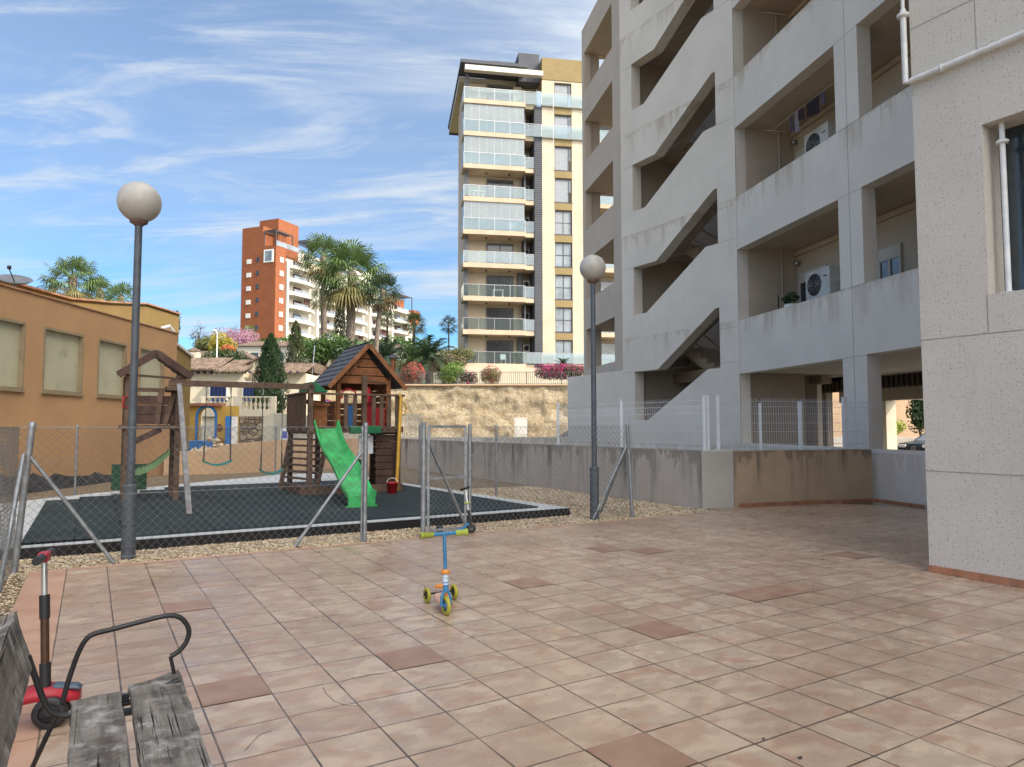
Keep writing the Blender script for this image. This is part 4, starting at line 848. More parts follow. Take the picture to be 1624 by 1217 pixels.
# swings hanging from the beam
def beam_a(px):
    lo, hi = -2.4, 0
    for _ in range(40):
        mid = (lo+hi)/2; v = PS(mid, 0, 2.1); lo, hi = (mid, hi) if 812+1115*v.x/v.y < px else (lo, mid)
    return mid
for (xa, xb, ya), lb in (((327, 366, 731), 'left swing with a curved teal seat hanging under the wooden beam'), ((417, 447.5, 745), 'right swing with a curved teal seat hanging nearer the slide')):
    a0, a1 = beam_a(xa), beam_a(xb); zs = HC-(ya-676)/1115*PS(a0, 0, 0).y+.03; am = (a0+a1)/2; hw = (a1-a0)/2*1.05
    t = thing('swing', PS(am, 0, 2.10), lb, 'swing', 'swings hanging from the wooden beam')
    m = MB(); vs = []; n = 12
    for i in range(n+1):
        u = -1+2*i/n; a = am+u*hw*1.12; z = zs-.075*(1-u*u)
        vs += [PS(a, -.075, z), PS(a, .075, z), PS(a, .08, z-.035), PS(a, -.08, z-.035)]
    m.add(vs, [(4*i+j, 4*i+(j+1) % 4, 4*i+4+(j+1) % 4, 4*i+4+j) for i in range(n) for j in range(4)]+[(0,1,2,3), (4*n,4*n+1,4*n+2,4*n+3)]); part('seat', m, M_teal, t)
    for a, e in ((a0, -1), (a1, 1)):
        m = MB(); m.tube([PS(a, 0, 2.10), PS(a+e*hw*.06, 0, zs+.02)], .008, 6); m.tube([PS(a+e*hw*.06, 0, zs+.28), PS(a+e*hw*.07, 0, zs-.01)], .014, 8); r = part('rope', m, M_rope, t)
        m = MB(); m.tube([PS(a, 0, 2.11), PS(a, 0, 1.98)], .014, 6); part('hook', m, M_galv, r)
b0 = gp(622, 783, .12); t = thing('toy_bucket', b0, 'small red bucket standing at the foot of the yellow pole', 'bucket')
m = MB(); m.lathe(b0, [(0, .003), (.085, .003), (.11, .2), (.12, .2), (.12, .215), (.105, .215), (.08, .02), (0, .02)], 18); part('bucket_body', m, M_redm, t)
m = MB(); m.tube([b0+Vector((.11*math.cos(i*.524), 0, .2+.1*math.sin(i*.524))) for i in range(7)], .006, 6); part('handle', m, M_wht, t)
# ================================================================ SCOOTERS
def wheel(root, c, ax, r, w, mt, mr_, name='wheel'):
    ax = Vector(ax).normalized(); c = Vector(c); m = MB(); prof = [(r*.62, -w/2), (r*.9, -w/2), (r, -w*.28), (r, w*.28), (r*.9, w/2), (r*.62, w/2), (r*.62, -w/2)]
    m.lathe(c, prof, 28, ax); o = part(name, m, mt, root); m = MB(); m.lathe(c, [(0, -w*.42), (r*.25, -w*.42), (r*.25, -w*.2), (r*.615, -w*.2), (r*.615, w*.2), (r*.25, w*.2), (r*.25, w*.42), (0, w*.42)], 20, ax)
    m.tube([c-ax*w*.8, c+ax*w*.8], r*.1, 8); part('hub', m, mr_, o); return o
# blue three-wheeled scooter in the middle of the patio
fw = gp(707, 976); rl = gp(677, 956); rr_ = rl+Vector((.205, .115, 0)); rc = (rl+rr_)/2
t = thing('toy_scooter', (rc+fw)/2, "child's blue three-wheeled scooter with yellow wheels and lime handlebar grips standing on the tiles", 'scooter')
ax = (rr_-rl).normalized(); fd = (fw-rc).normalized(); up = Vector((0, 0, 1)); RW = .070
wheel(t, fw+up*RW, ax, RW, .026, M_yel, M_bluep, 'front_wheel'); wheel(t, rl+up*.060, ax, .060, .024, M_yel, M_black, 'rear_wheel'); wheel(t, rr_+up*.060, ax, .060, .024, M_yel, M_black, 'rear_wheel')
st0 = fw+up*.17-fd*.015; st1 = fw+up*.59-fd*.06-ax*.01
m = MB()
for sg in (-1, 1): m.tube([fw+up*(RW)+ax*.034*sg, fw+up*.13+ax*.036*sg-fd*.005, fw+up*.165+ax*.022*sg-fd*.01, st0], .011, 8)
part('fork', m, M_blue, t)
m = MB(); m.tube([st0, st0+(st1-st0)*.12], .021, 14); m.tube([st0+(st1-st0)*.36, st1], .014, 12); part('stem', m, M_blue, t)
m = MB(); m.tube([st0+(st1-st0)*.12, st0+(st1-st0)*.30], .0225, 14); part('stem_sleeve', m, simple('pale_sleeve', (.50,.58,.68), .4), t)
m = MB(); sl0 = st0+(st1-st0)*.14
for k_, (u_, h_, r_) in enumerate(((-.3, .045, .004), (.45, .042, .004), (.05, .018, .003))):
    m.sphere(sl0+up*h_+fd*.0215*math.cos(u_)+ax*.0215*math.sin(u_), r_, 8, 6)
m.lathe(st0+(st1-st0)*.155, [(.0232, -.004), (.0232, .004)], 14, st1-st0); part('sleeve_marks', m, M_bluep, t)
m = MB(); m.lathe(st0+(st1-st0)*.30, [(.022, 0), (.036, .004), (.034, .022), (.024, .034), (.015, .036)], 14, st1-st0); part('clamp', m, M_orp, t)
hb = st1; m = MB(); m.tube([hb-ax*.17, hb+ax*.17], .015, 12); part('handlebar', m, M_blue, t)
for sg in (-1, 1): m = MB(); m.lathe(hb+ax*sg*.092, [(.0, 0), (.021, 0), (.0215, .085), (.027, .088), (.027, .096), (0, .096)], 14, ax*sg); part('grip', m, M_lime, t)
m = MB(); vs = []
prof = [(.0, .035), (.05, .058), (.12, .07), (.2, .07), (.27, .055)]
for d_, w_ in prof: c = fw-fd*(.05+d_)+up*.075; vs += [c-ax*w_, c+ax*w_, c+ax*w_+up*.022, c-ax*w_+up*.022]
m.add(vs, [(4*i+j, 4*i+(j+1) % 4, 4*i+4+(j+1) % 4, 4*i+4+j) for i in range(4) for j in range(4)]+[(0,1,2,3), (16,17,18,19)]); part('deck', m, M_pink, t, bevel=.006)
m = MB(); m.box(lambda a, b, z: rc+ax*a+fd*b+up*z, (-.045, .045), (-.06, .0), (.10, .125)); m.tube([fw-fd*.05+up*.085, st0+up*.01], .016, 8); part('brake', m, M_orp, t, bevel=.006)
m = MB(); m.tube([rl+up*.068-ax*.03, rr_+up*.068+ax*.03], .008, 8); part('axle', m, M_black, t)
# dark blue two-wheeled scooter leaning by the gate
t = thing('kick_scooter', gp(722, 845), "child's blue two-wheeled kick scooter with black wheels leaning beside the fence gate", 'scooter')
f0 = gp(747, 846); r0 = gp(697, 846.5); fd = (f0-r0).normalized(); ax = Vector((-fd.y, fd.x, 0)); RW = .062
wheel(t, f0+up*RW, ax, RW, .028, M_black, M_metal, 'front_wheel'); wheel(t, r0+up*.055, ax, .055, .028, M_black, M_metal, 'rear_wheel')
m = MB(); m.beam(r0+up*.06-fd*.02, r0+up*.055+fd*.30, .09, .022); m.beam(r0+up*.055+fd*.29, f0+up*.13-fd*.03, .035, .03); part('deck', m, M_blue, t, bevel=.005)
h0 = f0+up*.115-fd*.01; h1 = at(738, 775, f0.y+.02)
m = MB(); m.tube([f0+up*RW+ax*.025, f0+up*.12+ax*.02, h0], .01, 8); m.tube([f0+up*RW-ax*.025, f0+up*.12-ax*.02, h0], .01, 8); m.tube([h0, h0+(h1-h0)*.4], .017, 10); part('fork', m, M_dark, t)
m = MB(); m.tube([h0+(h1-h0)*.4, h1], .011, 10); part('stem', m, M_wht, t)
m = MB(); m.tube([h1-fd*.06-ax*.05-up*.012, h1, h1+fd*.06+ax*.05+up*.02], .017, 10); part('handlebar', m, M_black, t)
m = MB(); m.lathe(h0+(h1-h0)*.58, [(.012, 0), (.045, .004), (.04, .02), (.012, .022)], 12, h1-h0); part('clamp', m, M_lime, t)
# red scooter beside the bench
w0 = gp(83, 1146); t = thing('red_scooter', w0, "child's red and black scooter with upright pole beside the weathered bench", 'scooter')
fx = Vector((.93, .36, 0)).normalized(); ax = Vector((-fx.y, fx.x, 0))
for sg in (-1, 1): wheel(t, w0+up*.072+ax*.07*sg, ax, .072, .03, M_black, M_dark)
m = MB(); vs = []
for i in range(11):
    q = i/10; x = -.24+q*.35; zt = .10+.075*math.sin(min(q*1.25, 1)*math.pi*.62+.2)*(1 if q < .8 else 1-(q-.8)*2.3); w_ = .04+.04*math.sin(q*math.pi); zb = zt-.045+(.015 if q < .3 else 0)
    c = w0+fx*x; vs += [c-ax*w_+up*zb, c-ax*w_*.8+up*zt, c+ax*w_*.8+up*zt, c+ax*w_+up*zb]
m.add(vs, [(4*i+j, 4*i+(j+1) % 4, 4*i+4+(j+1) % 4, 4*i+4+j) for i in range(10) for j in range(4)]+[(0,1,2,3), (40,41,42,43)], True); part('fairing', m, M_red, t)
m = MB(); m.hexa([w0+fx*a+ax*b+up*z for z0_, z1_ in ((.17, .165),) for (a, b, z) in ((.0, -.035, .168), (.12, -.03, .15), (.12, .03, .15), (0, .035, .168), (.0, -.03, .185), (.10, -.02, .172), (.10, .02, .172), (0, .03, .185))]); part('cover', m, simple('slate_plastic', (.05,.08,.11), .4), t, bevel=.006)
m = MB(); m.box(lambda a, b, z: w0+fx*a+ax*b+up*z, (-.62, -.2), (-.06, .06), (.05, .08)); part('deck', m, M_black, t, bevel=.01)
wheel(t, w0-fx*.62+up*.045, ax, .045, .035, M_black, M_dark, 'rear_wheel')
b0 = w0+up*.17-fx*.035; tp = at(70, 882, b0.y+.05)
def seg(a, b, r, mt, nm, n=14): m = MB(); m.tube([b0+(tp-b0)*a, b0+(tp-b0)*b], r, n); part(nm, m, mt, t)
seg(0, .18, .024, M_black, 'steering_base'); seg(.18, .54, .0185, simple('bronze_tube', (.07,.035,.02), .4, .3), 'lower_pole'); seg(.52, .70, .023, M_black, 'clamp'); seg(.70, 1, .0135, M_metal, 'upper_pole')
m = MB(); m.box(lambda a, b, z: tp+fx*a+ax*b+up*z, (-.022, .022), (-.04, .04), (-.025, .022)); part('handlebar_centre', m, M_red, t, bevel=.008)
for sg in (-1, 1): m = MB(); m.tube([tp+ax*sg*.04, tp+ax*sg*.14], .02, 14); part('grip', m, M_black, t)
# ================================================================ BENCH
t = thing('bench', PT(.6, -5.6, 0), 'weathered grey plank bench with black tubular frame in the bottom left corner', 'bench')
random.seed(21)
def plankm(p00, p10, p01, p11, th, n=26, wr=.006):
    """board between end corners p00-p10 (near end at index 0) and p01-p11, with a worn, slightly ragged outline"""
    m = MB(); vs = []; dn = (p10-p00).cross(p01-p00).normalized()*th
    if dn.z > 0: dn = -dn
    for i in range(n+1):
        q = i/n; a = p00.lerp(p01, q); b = p10.lerp(p11, q); e = (b-a).normalized(); ja, jb = random.uniform(-1, 1)*wr*.5, random.uniform(-1, 1)*wr*.5
        for k_ in range(5):
            c = (a+e*ja).lerp(b+e*jb, k_/4)
            if i == 0: c = c+(p01-p00).normalized()*random.uniform(-.008, .012)*(1 if k_ not in (0, 4) else 1.6)
            vs.append(c)
    k = 5; top = len(vs); vs += [v+dn for v in vs]
    fs = [(i*k+j, i*k+j+1, (i+1)*k+j+1, (i+1)*k+j) for i in range(n) for j in range(k-1)]; fs += [tuple(x+top for x in f[::-1]) for f in fs]
    fs += [(j, j+1, top+j+1, top+j) for j in range(k-1)]+[(i*k, (i+1)*k, top+(i+1)*k, top+i*k) for i in range(n)]+[(i*k+4, (i+1)*k+4, top+(i+1)*k+4, top+i*k+4) for i in range(n)]
    m.add(vs, fs); return m
part('seat_plank', plankm(PT(.446, -5.285, .42), PT(.592, -5.255, .42), PT(.440, -7.2, .42), PT(.590, -7.2, .42), .035), M_plank, t, bevel=.006)
part('seat_plank', plankm(PT(.628, -5.225, .42), PT(.803, -5.12, .42), PT(.620, -7.2, .42), PT(.785, -7.2, .42), .035), M_plank, t, bevel=.006)
part('back_plank', plankm(PT(.262, -5.20, .735), PT(.318, -5.22, .565), PT(.262, -7.2, .735), PT(.318, -7.2, .565), .04), M_plank, t, bevel=.008)
def onb(x, y, b0):
    r = Vector(ray(x, y)); e = Vector((-sA, cA, 0)); o = PT(0, b0, 0)-Vector((0, 0, HC)); o.z = 0
    k = e.dot(o)/e.dot(r); return Vector((0, 0, HC))+r*k
def smooth(pts, n=5):
    out = []; P_ = [pts[0]]+pts+[pts[-1]]
    for i in range(1, len(P_)-2):
        for j in range(n):
            u = j/n; a, b, c, d = P_[i-1], P_[i], P_[i+1], P_[i+2]
            out.append(.5*((2*b)+(-a+c)*u+(2*a-5*b+4*c-d)*u*u+(-a+3*b-3*c+d)*u**3))
    return out+[pts[-1]]
arm = [onb(x, y, -5.22) for x, y in ((98, 1118), (108, 1080), (124, 1035), (137, 1013), (152, 1004), (185, 996), (230, 984), (268, 976), (288, 981), (299, 998), (296, 1016), (284, 1032), (270, 1041))]
m = MB(); m.tube(smooth(arm), .0095, 10); m.tube([onb(270, 1041, -5.22), onb(276, 1068, -5.22)], .007, 8); part('armrest', m, M_black, t)
m = MB(); m.tube(smooth([onb(x, y, -5.26) for x, y in ((44, 1040), (56, 1075), (68, 1108), (80, 1128), (100, 1135), (118, 1133))]), .0105, 10); m.tube([onb(118, 1133, -5.26), onb(207, 1113, -5.26), onb(285, 1078, -5.26)], .011, 8); part('side_frame', m, M_black, t)
m = MB(); m.tube([onb(90, 1133, -5.26), onb(70, 1175, -5.26), gp(38, 1245)], .009, 8); m.tube([onb(280, 1080, -5.26), PT(.86, -5.3, 0)], .009, 8); part('front_leg', m, M_black, t)
m = MB(); m.beam(PT(.44, -5.36, .375), PT(.80, -5.36, .375), .03, .018); m.beam(PT(.60, -5.27, .40), PT(.625, -5.27, .40), .02, .02); part('cross_bar', m, M_black, t)
m = MB(); m.tube([PT(.30, -6.9, .74), PT(.34, -6.9, .4), PT(.80, -6.9, .38), PT(.86, -6.95, 0)], .0095, 8); part('far_side_frame', m, M_black, t)
# scraps on the tiles
for x, y, r_, c_, lb in ((1269, 1204, .012, M_dark, 'dark scrap of dirt lying on the tiles at the bottom right'), (1211, 1174, .008, M_dark, 'tiny dark crumb lying on the tiles left of the larger scrap'), (1305, 889, .014, M_dark, 'small dark leaf scrap lying on the tiles before the near wall')):
    q = gp(x, y); m = MB(); m.add([(q.x+r_*random.uniform(.6, 1.4)*math.cos(i), q.y+r_*random.uniform(.5, 1)*math.sin(i), .004+.003*random.random()) for i in range(6)]+[(q.x, q.y, .012)], [(i, (i+1) % 6, 6) for i in range(6)]); solo('litter', m, c_, lb, 'litter')
# ================================================================ RETAINING WALL AND STREET EDGE
s = NT('rock_face'); p = s.pos(); v = s.vor(s.map(p, (1, 1, 1.3)), 2.6); k = s.noise(p, 3.5, 8, .7, .6)
cc = s.mix(s.mr(k, .3, .7), (.36, .28, .17), (.56, .47, .34)); cc = s.mix(s.mr(s.noise(s.map(p, (.5, .5, 1.6)), 1.2, 5), .5, .7, 0, .5), cc, (.38, .26, .13))
s.col(cc).set(.95, 0, .15).bump(s.ma('ADD', k, s.ma('MULTIPLY', s.noise(s.map(p, (1, 1, .6)), 9, 6, .75), .9)), 1., .16); M_rock = s.m
X0, X1 = -17, 14; nx, nz = 170, 24; vs = []; random.seed(2)
from mathutils import noise as mn
for j in range(nz+1):
    for i in range(nx+1):
        x = X0+(X1-X0)*i/nx; z = -.1+4.28*j/nz; d = .22*mn.fractal(Vector((x*.9, z*1.1, 3.3)), 1., 2., 5)+.10*mn.noise(Vector((x*3.1, z*3.3, 9)))
        vs.append((x, 48.0-.12+d, z))
m = MB(); m.add(vs, [(j*(nx+1)+i, j*(nx+1)+i+1, (j+1)*(nx+1)+i+1, (j+1)*(nx+1)+i) for j in range(nz) for i in range(nx)], True)
RW_ = thing('retaining_wall', (0, 48, 0), 'tall rough rocky ochre retaining wall behind the street, below the garden railing', 'retaining wall')
part('rock_face', m, M_rock, RW_); m = MB(); m.box(WD, (X0, X1), (48.12, 48.5), (-.1, 4.18)); m.box(WD, (X0, X1), (47.75, 48.5), (4.185, 4.27)); part('coping', m, M_cream, RW_)
m = MB(); m.box(WD, (-9, 3.0), (30.2, 30.45), (-.1, .95)); solo('street_wall', m, M_con, 'low smooth pale wall along the street beyond the grey stained wall', 'wall')
p = at(826, 680, 46.9); m = MB(); m.box(WD, (p.x-.42, p.x+.42), (46.7, 47.1), (.05, 1.9)); m.box(WD, (p.x-.46, p.x+.46), (46.68, 47.1), (1.9, 1.98)); m.box(WD, (p.x-.30, p.x+.3), (46.68, 46.70), (.3, 1.75)); solo('utility_cabinet', m, M_con, 'pale grey utility cabinet standing against the rocky retaining wall', 'cabinet')
def railing(name, p, q, z0, h, step, m_, label, r=.014, posts=2.4):
    t = thing(name, (p[0], p[1], z0), label, 'railing'); p, q = Vector((p[0], p[1], z0)), Vector((q[0], q[1], z0)); L = (q-p).length; d = (q-p)/L; b = MB(); x = 0; U_ = Vector((0, 0, 1))
    while x < L: b.beam(p+d*x+U_*.05, p+d*x+U_*(h-.03), r*2, r*2); x += step
    part('bars', b, m_, t, kind='stuff' if L/step > 100 else None); b = MB()
    for z in (.05, h-.02): b.beam(p+U_*z, q+U_*z, .035, .03)
    part('rails', b, m_, t); x = 0
    while x <= L: b = MB(); b.beam(p+d*x, p+d*x+U_*h, .05, .05); part('post', b, m_, t); x += posts
    return t
M_rail = simple('dark_rail', (.07,.08,.085), .6); M_railw = simple('pale_rail', (.45,.47,.47), .6)
railing('garden_railing', (-8.6, 48.25), (5.0, 48.25), 4.27, .88, .145, M_rail, 'dark vertical-bar railing along the top of the rocky retaining wall')
railing('white_railing', (-15.4, 47.2), (-12.2, 47.2), 3.6, 1.25, .2, M_railw, 'pale grey vertical-bar railing between the cypress trees and the play house roof', .022)
railing('street_gate', (-6.2, 33.5), (-4.3, 33.5), .35, 1.6, .11, M_railw, 'white palisade gate standing in the street left of the low pale wall', .018)
# ================================================================ CAR
def car(name, loc, ang, label, mat=M_darkg):
    t = thing(name, loc, label, 'car'); c_, s_ = math.cos(ang), math.sin(ang); L = Vector(loc)
    f = lambda x, y, z: L+Vector((x*c_-y*s_, x*s_+y*c_, z))
    side = [(2.1, .35), (2.12, .62), (2.02, .78), (1.2, .93), (.45, 1.38), (-.9, 1.45), (-1.75, 1.05), (-2.08, .98), (-2.12, .4), (-1.7, .25), (1.8, .22)]
    low = [(2.1, .35), (2.12, .62), (2.02, .78), (1.15, .90), (-1.85, .96), (-2.08, .95), (-2.12, .4), (-1.7, .25), (1.8, .22)]
    m = MB(); m.prism(lambda p, q, w: f(p, w, q), low, -.86, .86); part('body', m, mat, t, bevel=.06)
    m = MB(); cab = [(1.15, .905), (.45, 1.36), (-.9, 1.43), (-1.8, .965)]
    k = len(cab); vs = [f(x, -.83+(.14 if z > 1.2 else 0), z) for x, z in cab]+[f(x, .83-(.14 if z > 1.2 else 0), z) for x, z in cab]
    m.add(vs, [(0,1,2,3), (4,5,6,7), (0,1,5,4), (1,2,6,5), (2,3,7,6)]); part('window', m, M_lwin, t)
    m = MB(); m.hexa([f(.45, -.69, 1.365), f(-.9, -.69, 1.435), f(-.9, .69, 1.435), f(.45, .69, 1.365), f(.42, -.66, 1.40), f(-.88, -.66, 1.465), f(-.88, .66, 1.465), f(.42, .66, 1.40)])
    for y in (-1, 1):
        for a, b in (((1.15, .905), (.45, 1.365)), ((-.2, .93), (-.22, 1.40)), ((-.9, 1.43), (-1.8, .965))): m.beam(f(a[0], .835*y*(1 if a[1] < 1 else .84), a[1]), f(b[0], .70*y if b[1] > 1.2 else .83*y, b[1]), .06, .05)
    part('roof', m, mat, t, bevel=.02)
    for x in (1.3, -1.3):
        for y in (-.8, .8): wheel(t, f(x, y, .31), f(0, 1, 0)-f(0, 0, 0), .31, .2, M_black, M_metal)
    for y in (-.62, .62): m = MB(); m.box(f, (2.06, 2.13), (y-.18, y+.18), (.60, .74)); part('headlight', m, M_wht, t, bevel=.02)
    m = MB(); m.box(f, (2.1, 2.135), (-.38, .38), (.40, .66)); g = part('grille', m, M_black, t, bevel=.01)
    m = MB(); ax = f(1, 0, 0)-f(0, 0, 0); m.lathe(f(2.137, 0, .56), [(.095, 0), (.11, 0), (.11, .01), (.095, .01), (.095, 0)], 20, ax)
    for a in (90, 210, 330): m.beam(f(2.143, 0, .56), f(2.143, .1*math.cos(R(a)), .56+.1*math.sin(R(a))), .018, .01)
    part('emblem', m, M_metal, g)
    for y in (-.94, .94): m = MB(); m.box(f, (.72, .86), (y-.08, y+.08), (.92, 1.03)); part('mirror', m, mat, t, bevel=.02)
    return t
p = at(851, 690, 31.2); car('parked_car', (p.x+2.2, 31.8, -.03+.02), math.pi, 'dark car in the street, its windscreen just showing past the concrete wing wall')
p = at(1447, 704, 31.); car('court_car', (p.x+1.95, 31.4, -.15), R(197), 'dark car parked in the sunlit court seen under the concrete building')
# ================================================================ TAN TOWER
TW = thing('residential_tower', TWf(5, 0, 6), 'tall cream and ochre residential tower with glass balconies rising behind the garden', 'tower block')
FZ = [6.9+2.965*k for k in range(9)]; ZR = 34.0
m = MB(); m.box(TWf, (.35, 5.4), (1.9, 7.0), (4, 33.0)); m.box(TWf, (5.401, 7.0), (2.6, 7.1), (4, 33.3)); m.box(TWf, (11.1, 20), (2.2, 12), (4, 31)); part('core_wall', m, M_towc, TW)
def tp2(p, q, t): return TWf(p, t, q)
holes = [rect(8.16, 9.78, FZ[k]-.05, FZ[k]+2.25) for k in range(9)]
m = MB(); m.prism(tp2, rect(7.0, 11.15, 4, 34.2), .25, .55, holes); part('pier_wall', m, M_towc, TW)
m = MB(); m.box(TWf, (7.0, 11.15), (.2, 2.5), (33.05, 35.1)); 
part('ochre_panel', m, M_towo, TW)
for k in range(9): m = MB(); m.box(TWf, (8.14, 9.80), (.235, .27), (FZ[k]-.72, FZ[k]-.06)); part('ochre_panel', m, M_towo, TW)
for k in range(9):
    w = MB(); z0, z1 = FZ[k], FZ[k]+2.2; e = .07
    for x in ((8.18, 8.94, 9.69) if k < 5 else (8.18, 9.45)): w.box(TWf, (x, x+e), (.42, .50), (z0, z1))
    for z in ((z0, z0+1.05, z1-e) if k < 5 else (z0, z1-e)): w.box(TWf, (8.2, 9.74), (.43, .49), (z, z+e))
    w.box(TWf, (8.1, 9.84), (.22, .45), (z0-.09, z0-.04)); o = part('window', w, M_towg, TW)
    w = MB(); w.box(TWf, (8.2, 9.74), (.46, .48), (z0+(0 if k < 5 else 1.0), z1 if k < 5 else z1)); part('pane', w, M_lwin if k < 5 else M_acw2 if False else M_lwin, o)
    if k >= 4: w = MB(); w.box(TWf, (8.25, 9.45), (.44, .455), (z0+.08, z1-.1)); part('blind', w, bpy.data.materials.get('blind') or simple('blind', (.24,.26,.29), .6), o)
# side face and sloping roof fin
m = MB(); m.box(TWf, (0.12, .349), (.9, 7.1), (4, 33.1)); m.box(TWf, (.02, .118), (3.0, 3.3), (4, 32)); m.box(TWf, (.02, .118), (6.6, 6.9), (4, 32)); part('side_wall', m, M_gal, TW)
m = MB(); m.box(TWf, (-.35, 6), (2.41, 14), (33.3, 33.74)); part('roof_soffit', m, M_towc, TW); m = MB(); m.box(TWf, (-.47, -.36), (-.3, 14.1), (33.75, 34.06)); m.box(TWf, (-.35, 6), (14.0, 14.1), (33.1, 34.06)); part('roof_fascia', m, M_towg, TW)
m = MB(); m.box(TWf, (-.45, 5.6), (-.3, 2.4), (33.76, 34.05)); m.box(TWf, (2.6, 5.0), (2.5, 7), (34.1, 35.6)); m.box(TWf, (5.01, 6.98), (1.2, 8), (33.2, 35.9)); part('roof_slab', m, M_towg, TW)
m = MB(); m.box(TWf, (-.1, 7.0), (-.35, .2), (33.1, 33.55)); m.box(TWf, (.6, 5.0), (1.2, 1.5), (32.0, 32.3)); part('roof_beam', m, M_white, TW)
m = MB(); m.hexa([TWf(2.2, 1.8, 34.95), TWf(4.8, 1.8, 34.95), TWf(4.8, 4, 36.1), TWf(2.2, 4, 36.1), TWf(2.2, 1.8, 35.05), TWf(4.8, 1.8, 35.05), TWf(4.8, 4, 36.2), TWf(2.2, 4, 36.2)]); part('solar_panel', m, M_dwin, TW)
M_tpost = M_metal
for k in range(9):
    z = FZ[k]
    m = MB(); m.box(TWf, (-.2, 5.42), (-.05, 1.89), (z-.42, z)); m.box(TWf, (5.425, 6.27), (.35, 2.5), (z-.40, z-.01)); part('balcony_slab', m, M_towp, TW, bevel=.02)
    m = MB(); m.box(TWf, (2.2, 4.55), (1.82, 1.885), (z+.02, z+2.15)); o = part('balcony_door', m, M_dwin, TW); m = MB()
    for x in (2.15, 3.35, 4.55): m.box(TWf, (x, x+.07), (1.78, 1.83), (z, z+2.2))
    m.box(TWf, (2.15, 4.62), (1.78, 1.83), (z+2.201, z+2.28)); part('door_frame', m, M_towg, o)
    gw = 5.42 if k not in (7, 8) else 11.3
    m = MB(); m.box(TWf, (-.15, 5.38), (.0, .012), (z+.05, z+1.02)); m.box(TWf, (-.16, -.15), (.02, 1.85), (z+.05, z+1.02))
    if k >= 7: m.box(TWf, (5.42, 11.4), (.0, .012), (z-.1, z+.98))
    elif k == 0: m.box(TWf, (5.42, 11.2), (-.02, -.01), (z+.05, z+1.0))
    else: m.box(TWf, (5.44, 6.9), (.38, .39), (z+.05, z+1.02))
    part('glass_balustrade', m, M_glass, TW)
    m = MB()
    xs_ = [-.15, 1.2, 2.6, 4.0, 5.36]+([6.9, 8.0, 10.9] if k in (0, 7, 8) else [6.88])
    for x in xs_: v_ = 0 if (x < 5.4 or k in (0, 7, 8)) else .38; m.box(TWf, (x-.018, x+.018), (v_-.03, v_-.005), (z-.05 if x < 7.5 else z-.5, z+1.03))
    m.box(TWf, (-.17, 5.4), (-.03, .03), (z+1.021, z+1.06)); m.box(TWf, (5.4, 11.3 if k in (0, 7, 8) else 6.9), (-.02 if k in (0, 7, 8) else .36, .02 if k in (0, 7, 8) else .40), (z+1.021, z+1.05)); part('handrail', m, M_metal, TW)
    if k in (0, 7, 8): m = MB(); m.box(TWf, (7.01, 11.3), (-.12 if k == 0 else .12, .245), (z-.12, z-.04)); part('ledge', m, M_towp, TW)
    m = MB(); m.box(TWf, (.05, .32), (.5, .75), (z+.001, z+2.54)); part('column', m, M_towg, TW)
    if k in (4, 6, 7):
        m = MB(); m.box(TWf, (-.12, 5.3), (.10, .115), (z+.02, z+2.5)); m.box(TWf, (-.12, -.105), (.12, 1.8), (z+.02, z+2.5)); part('glazing', m, M_glass2, TW)
        m = MB()
        for i in range(9): m.box(TWf, (-.12+i*.677, -.105+i*.677), (.095, .12), (z, z+2.52))
        m.box(TWf, (-.13, 5.32), (.08, .13), (z+2.5, z+2.54)); part('glazing_bars', m, M_metal, TW)
    for x in (2.0, 4.1): m = MB(); m.lathe(TWf(x, .9, z+2.44), [(0, 0), (.1, 0), (.1, .09), (0, .09)], 10); part('ceiling_lamp', m, M_dark, TW) if k < 8 else None
    if k < 8:
        m = MB(); m.box(TWf, (5.6, 6.2), (2.2, 2.5), (z+1.3, z+2.0)); o = part('air_conditioner', m, M_acw, TW); m = MB(); m.lathe(TWf(5.9, 2.195, z+1.65), [(0, 0), (.24, 0)], 16, TWf(0, -1, 0)-TWf(0, 0, 0)); part('fan', m, M_dark, o)
        m = MB(); m.box(TWf, (5.45, 5.58) if k % 2 else (5.0, 5.35), (.8, 2.5) if k % 2 else (1.5, 1.88), (z+.001, z+2.54)); part('partition', m, M_towg, TW)
m = MB(); z = 6.5
while z < 30.4: m.box(TWf, (6.3, 6.99), (.26, .32), (z, z+.16)); z += .2
m.box(TWf, (6.28, 6.99), (.34, 2.5), (6.5, 30.5)); part('louvres', m, M_towg, TW)
for k in (1, 3, 5, 7): pass
# balconies seen through the gallery of the near building
for k in range(9):
    z = FZ[k]; m = MB(); m.box(TWf, (11.3, 19), (.1, 2.1), (z-.4, z)); part('balcony_slab', m, M_towp, TW)
    m = MB(); m.box(TWf, (11.5, 19), (.12, .13), (z+.02, z+1.0)); part('glass_balustrade', m, M_glass, TW)
    m = MB(); m.box(TWf, (12.2, 14.4), (2.12, 2.19), (z, z+2.2)); m.box(TWf, (15.5, 17.5), (2.12, 2.19), (z, z+2.2)); part('balcony_door', m, M_lwin, TW)
m = MB(); m.box(TWf, (-1, 20), (-1.5, -1.1), (4, 6.45)); m.box(TWf, (-1, 20), (-1.1, 2), (6.3, 6.45)); part('terrace_wall', m, M_towc, TW)
def furn(name, w, v, z, label, cat, fn, mat=M_wht):
    t = thing(name, TWf(w, v, z), label, cat); m = MB(); fn(m); part('seat' if cat == 'chair' else 'tabletop', m, mat, t, bevel=.01); m = MB()
    ww, dd, hh = (.9, .5, .72) if cat == 'table' else (.45, .45, .42)
    for a in (0, ww-.05):
        for b in (0, dd-.05): l_ = MB(); l_.box(TWf, (w+a, w+a+.05), (v+b, v+b+.05), (z+.005, z+hh)); part('leg', l_, mat, t)
    return t
